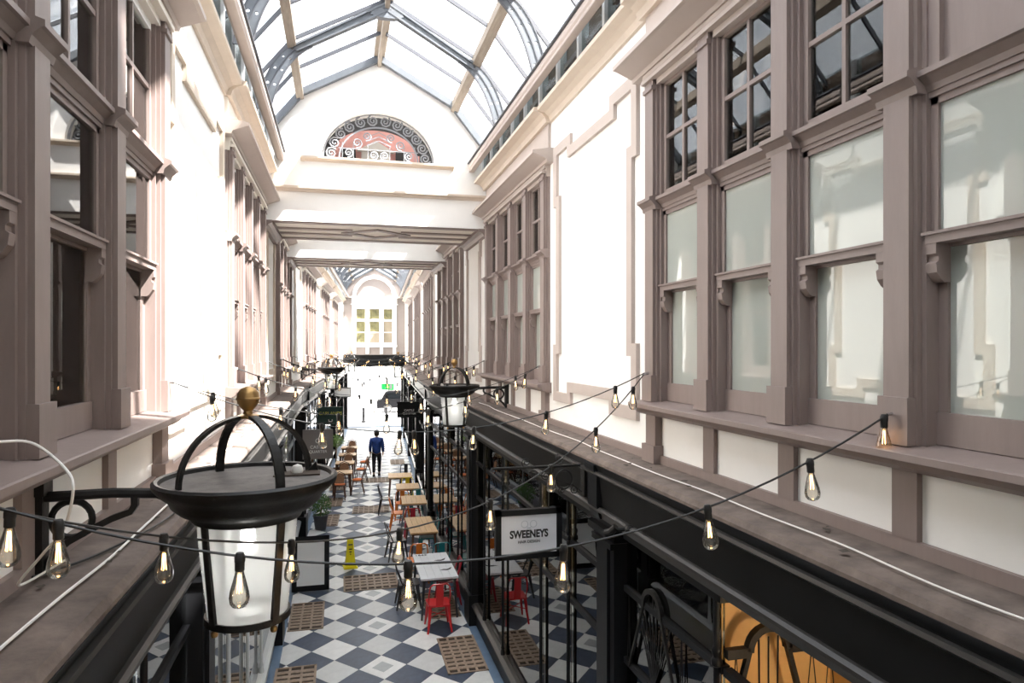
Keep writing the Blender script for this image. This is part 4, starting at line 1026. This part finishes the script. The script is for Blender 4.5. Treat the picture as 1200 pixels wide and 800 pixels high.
planter(26.2, -1.30, 'round pale green topiary on a slim stem', 'leaf_pale', True, 'pot_brown')

# ------------------------------------------------------------------ person walking away
def skin_mesh(name, nodes, edges, m, parent, root=0, sub=2):
    me = bpy.data.meshes.new(name); me.from_pydata([n[0] for n in nodes], edges, [])
    o = bpy.data.objects.new(name, me); COL.objects.link(o)
    mod = o.modifiers.new('skin', 'SKIN'); mod.use_smooth_shade = True
    for i, n in enumerate(nodes):
        r = n[1]; me.skin_vertices[0].data[i].radius = (r, r) if not isinstance(r, tuple) else r
        me.skin_vertices[0].data[i].use_root = (i == root)
    sm = o.modifiers.new('sub', 'SUBSURF'); sm.levels = sub; sm.render_levels = sub
    dg = bpy.context.evaluated_depsgraph_get(); me2 = bpy.data.meshes.new_from_object(o.evaluated_get(dg)); bpy.data.objects.remove(o)
    return ob(name, me2, m, parent)
Pn = empty('person', pos(26.5, .19, FZ), ang(26.5)); tag(Pn, 'person in blue jacket, dark trousers and cap walking away down the aisle', 'person')
nod = [((0, 0, .92), .12), ((0, 0, 1.15), .13), ((0, .01, 1.36), .13), ((0, .02, 1.47), .055), ((0, .03, 1.55), .055), ((0, .035, 1.62), .088), ((0, .03, 1.70), .07),
       ((-.09, 0, .86), .09), ((-.10, .05, .48), .06), ((-.10, -.10, .09), .04), ((-.10, .03, .04), .035),
       ((.09, 0, .86), .09), ((.10, .10, .47), .06), ((.10, .14, .09), .04), ((.10, .27, .04), .035),
       ((-.20, 0, 1.38), .055), ((-.235, -.02, 1.12), .042), ((-.24, .08, .90), .033), ((-.235, .11, .82), .036),
       ((.20, 0, 1.38), .055), ((.235, -.04, 1.12), .042), ((.24, .02, .88), .033), ((.235, .05, .80), .036)]
edg = [(0, 1), (1, 2), (2, 3), (3, 4), (4, 5), (5, 6), (0, 7), (7, 8), (8, 9), (9, 10), (0, 11), (11, 12), (12, 13), (13, 14), (2, 15), (15, 16), (16, 17), (17, 18), (2, 19), (19, 20), (20, 21), (21, 22)]
for h_, q in ((18, -1), (22, 1)):
    b0 = Vector(nod[h_][0])
    for k in range(5):
        nod.append((tuple(b0+Vector((q*(.012 if k else -.005), -.022+.013*k, -.02))), .010)); nod.append((tuple(b0+Vector((q*-.004, -.022+.016*k, -.075 if k else -.05))), .009))
        edg += [(h_, len(nod)-2), (len(nod)-2, len(nod)-1)]
skin_mesh('body', nod, edg, 'skin', Pn)
skin_mesh('jacket', [((0, 0, .80), (.19, .15)), ((0, 0, 1.05), (.18, .145)), ((0, 0, 1.25), (.19, .15)), ((0, .01, 1.40), (.15, .125)), ((0, .02, 1.475), .07), ((-.19, 0, 1.38), .085), ((-.235, -.02, 1.12), .07), ((-.245, .08, .90), .055), ((.19, 0, 1.38), .085), ((.235, -.04, 1.12), .07), ((.245, .02, .89), .055)],
          [(0, 1), (1, 2), (2, 3), (3, 4), (3, 5), (5, 6), (6, 7), (3, 8), (8, 9), (9, 10)], 'jacket_blue', Pn)
skin_mesh('trousers', [((0, 0, .98), (.16, .135)), ((-.095, .0, .80), .108), ((-.10, .05, .48), .078), ((-.10, -.09, .11), .06), ((.095, 0, .80), .105), ((.10, .10, .47), .078), ((.10, .14, .11), .06)],
          [(0, 1), (1, 2), (2, 3), (0, 4), (4, 5), (5, 6)], 'trousers', Pn)
for (x, y, z) in ((-.10, -.12, 0), (.10, .12, 0)):
    MB().prism([(-.045, -.07), (.045, -.07), (.05, .08), (.035, .17), (-.035, .17), (-.05, .08)], 0, .07, 'z').build('shoe', 'shoe', Pn, (x, y, z))
MB().lathe([(0, .11), (.06, .10), (.095, .06), (.105, .01), (.104, .0), (0, 0)], 18, (0, .03, 1.64)).prism([(-.07, .11), (.07, .11), (.05, .20), (-.05, .20)], 1.645, 1.655, 'z').build('cap', 'cap', Pn, smooth=True)
MB().lathe([(.098, .06), (.102, .0), (.09, -.06), (.07, -.08)], 16, (0, .022, 1.60)).build('hair', 'hair', Pn, smooth=True)
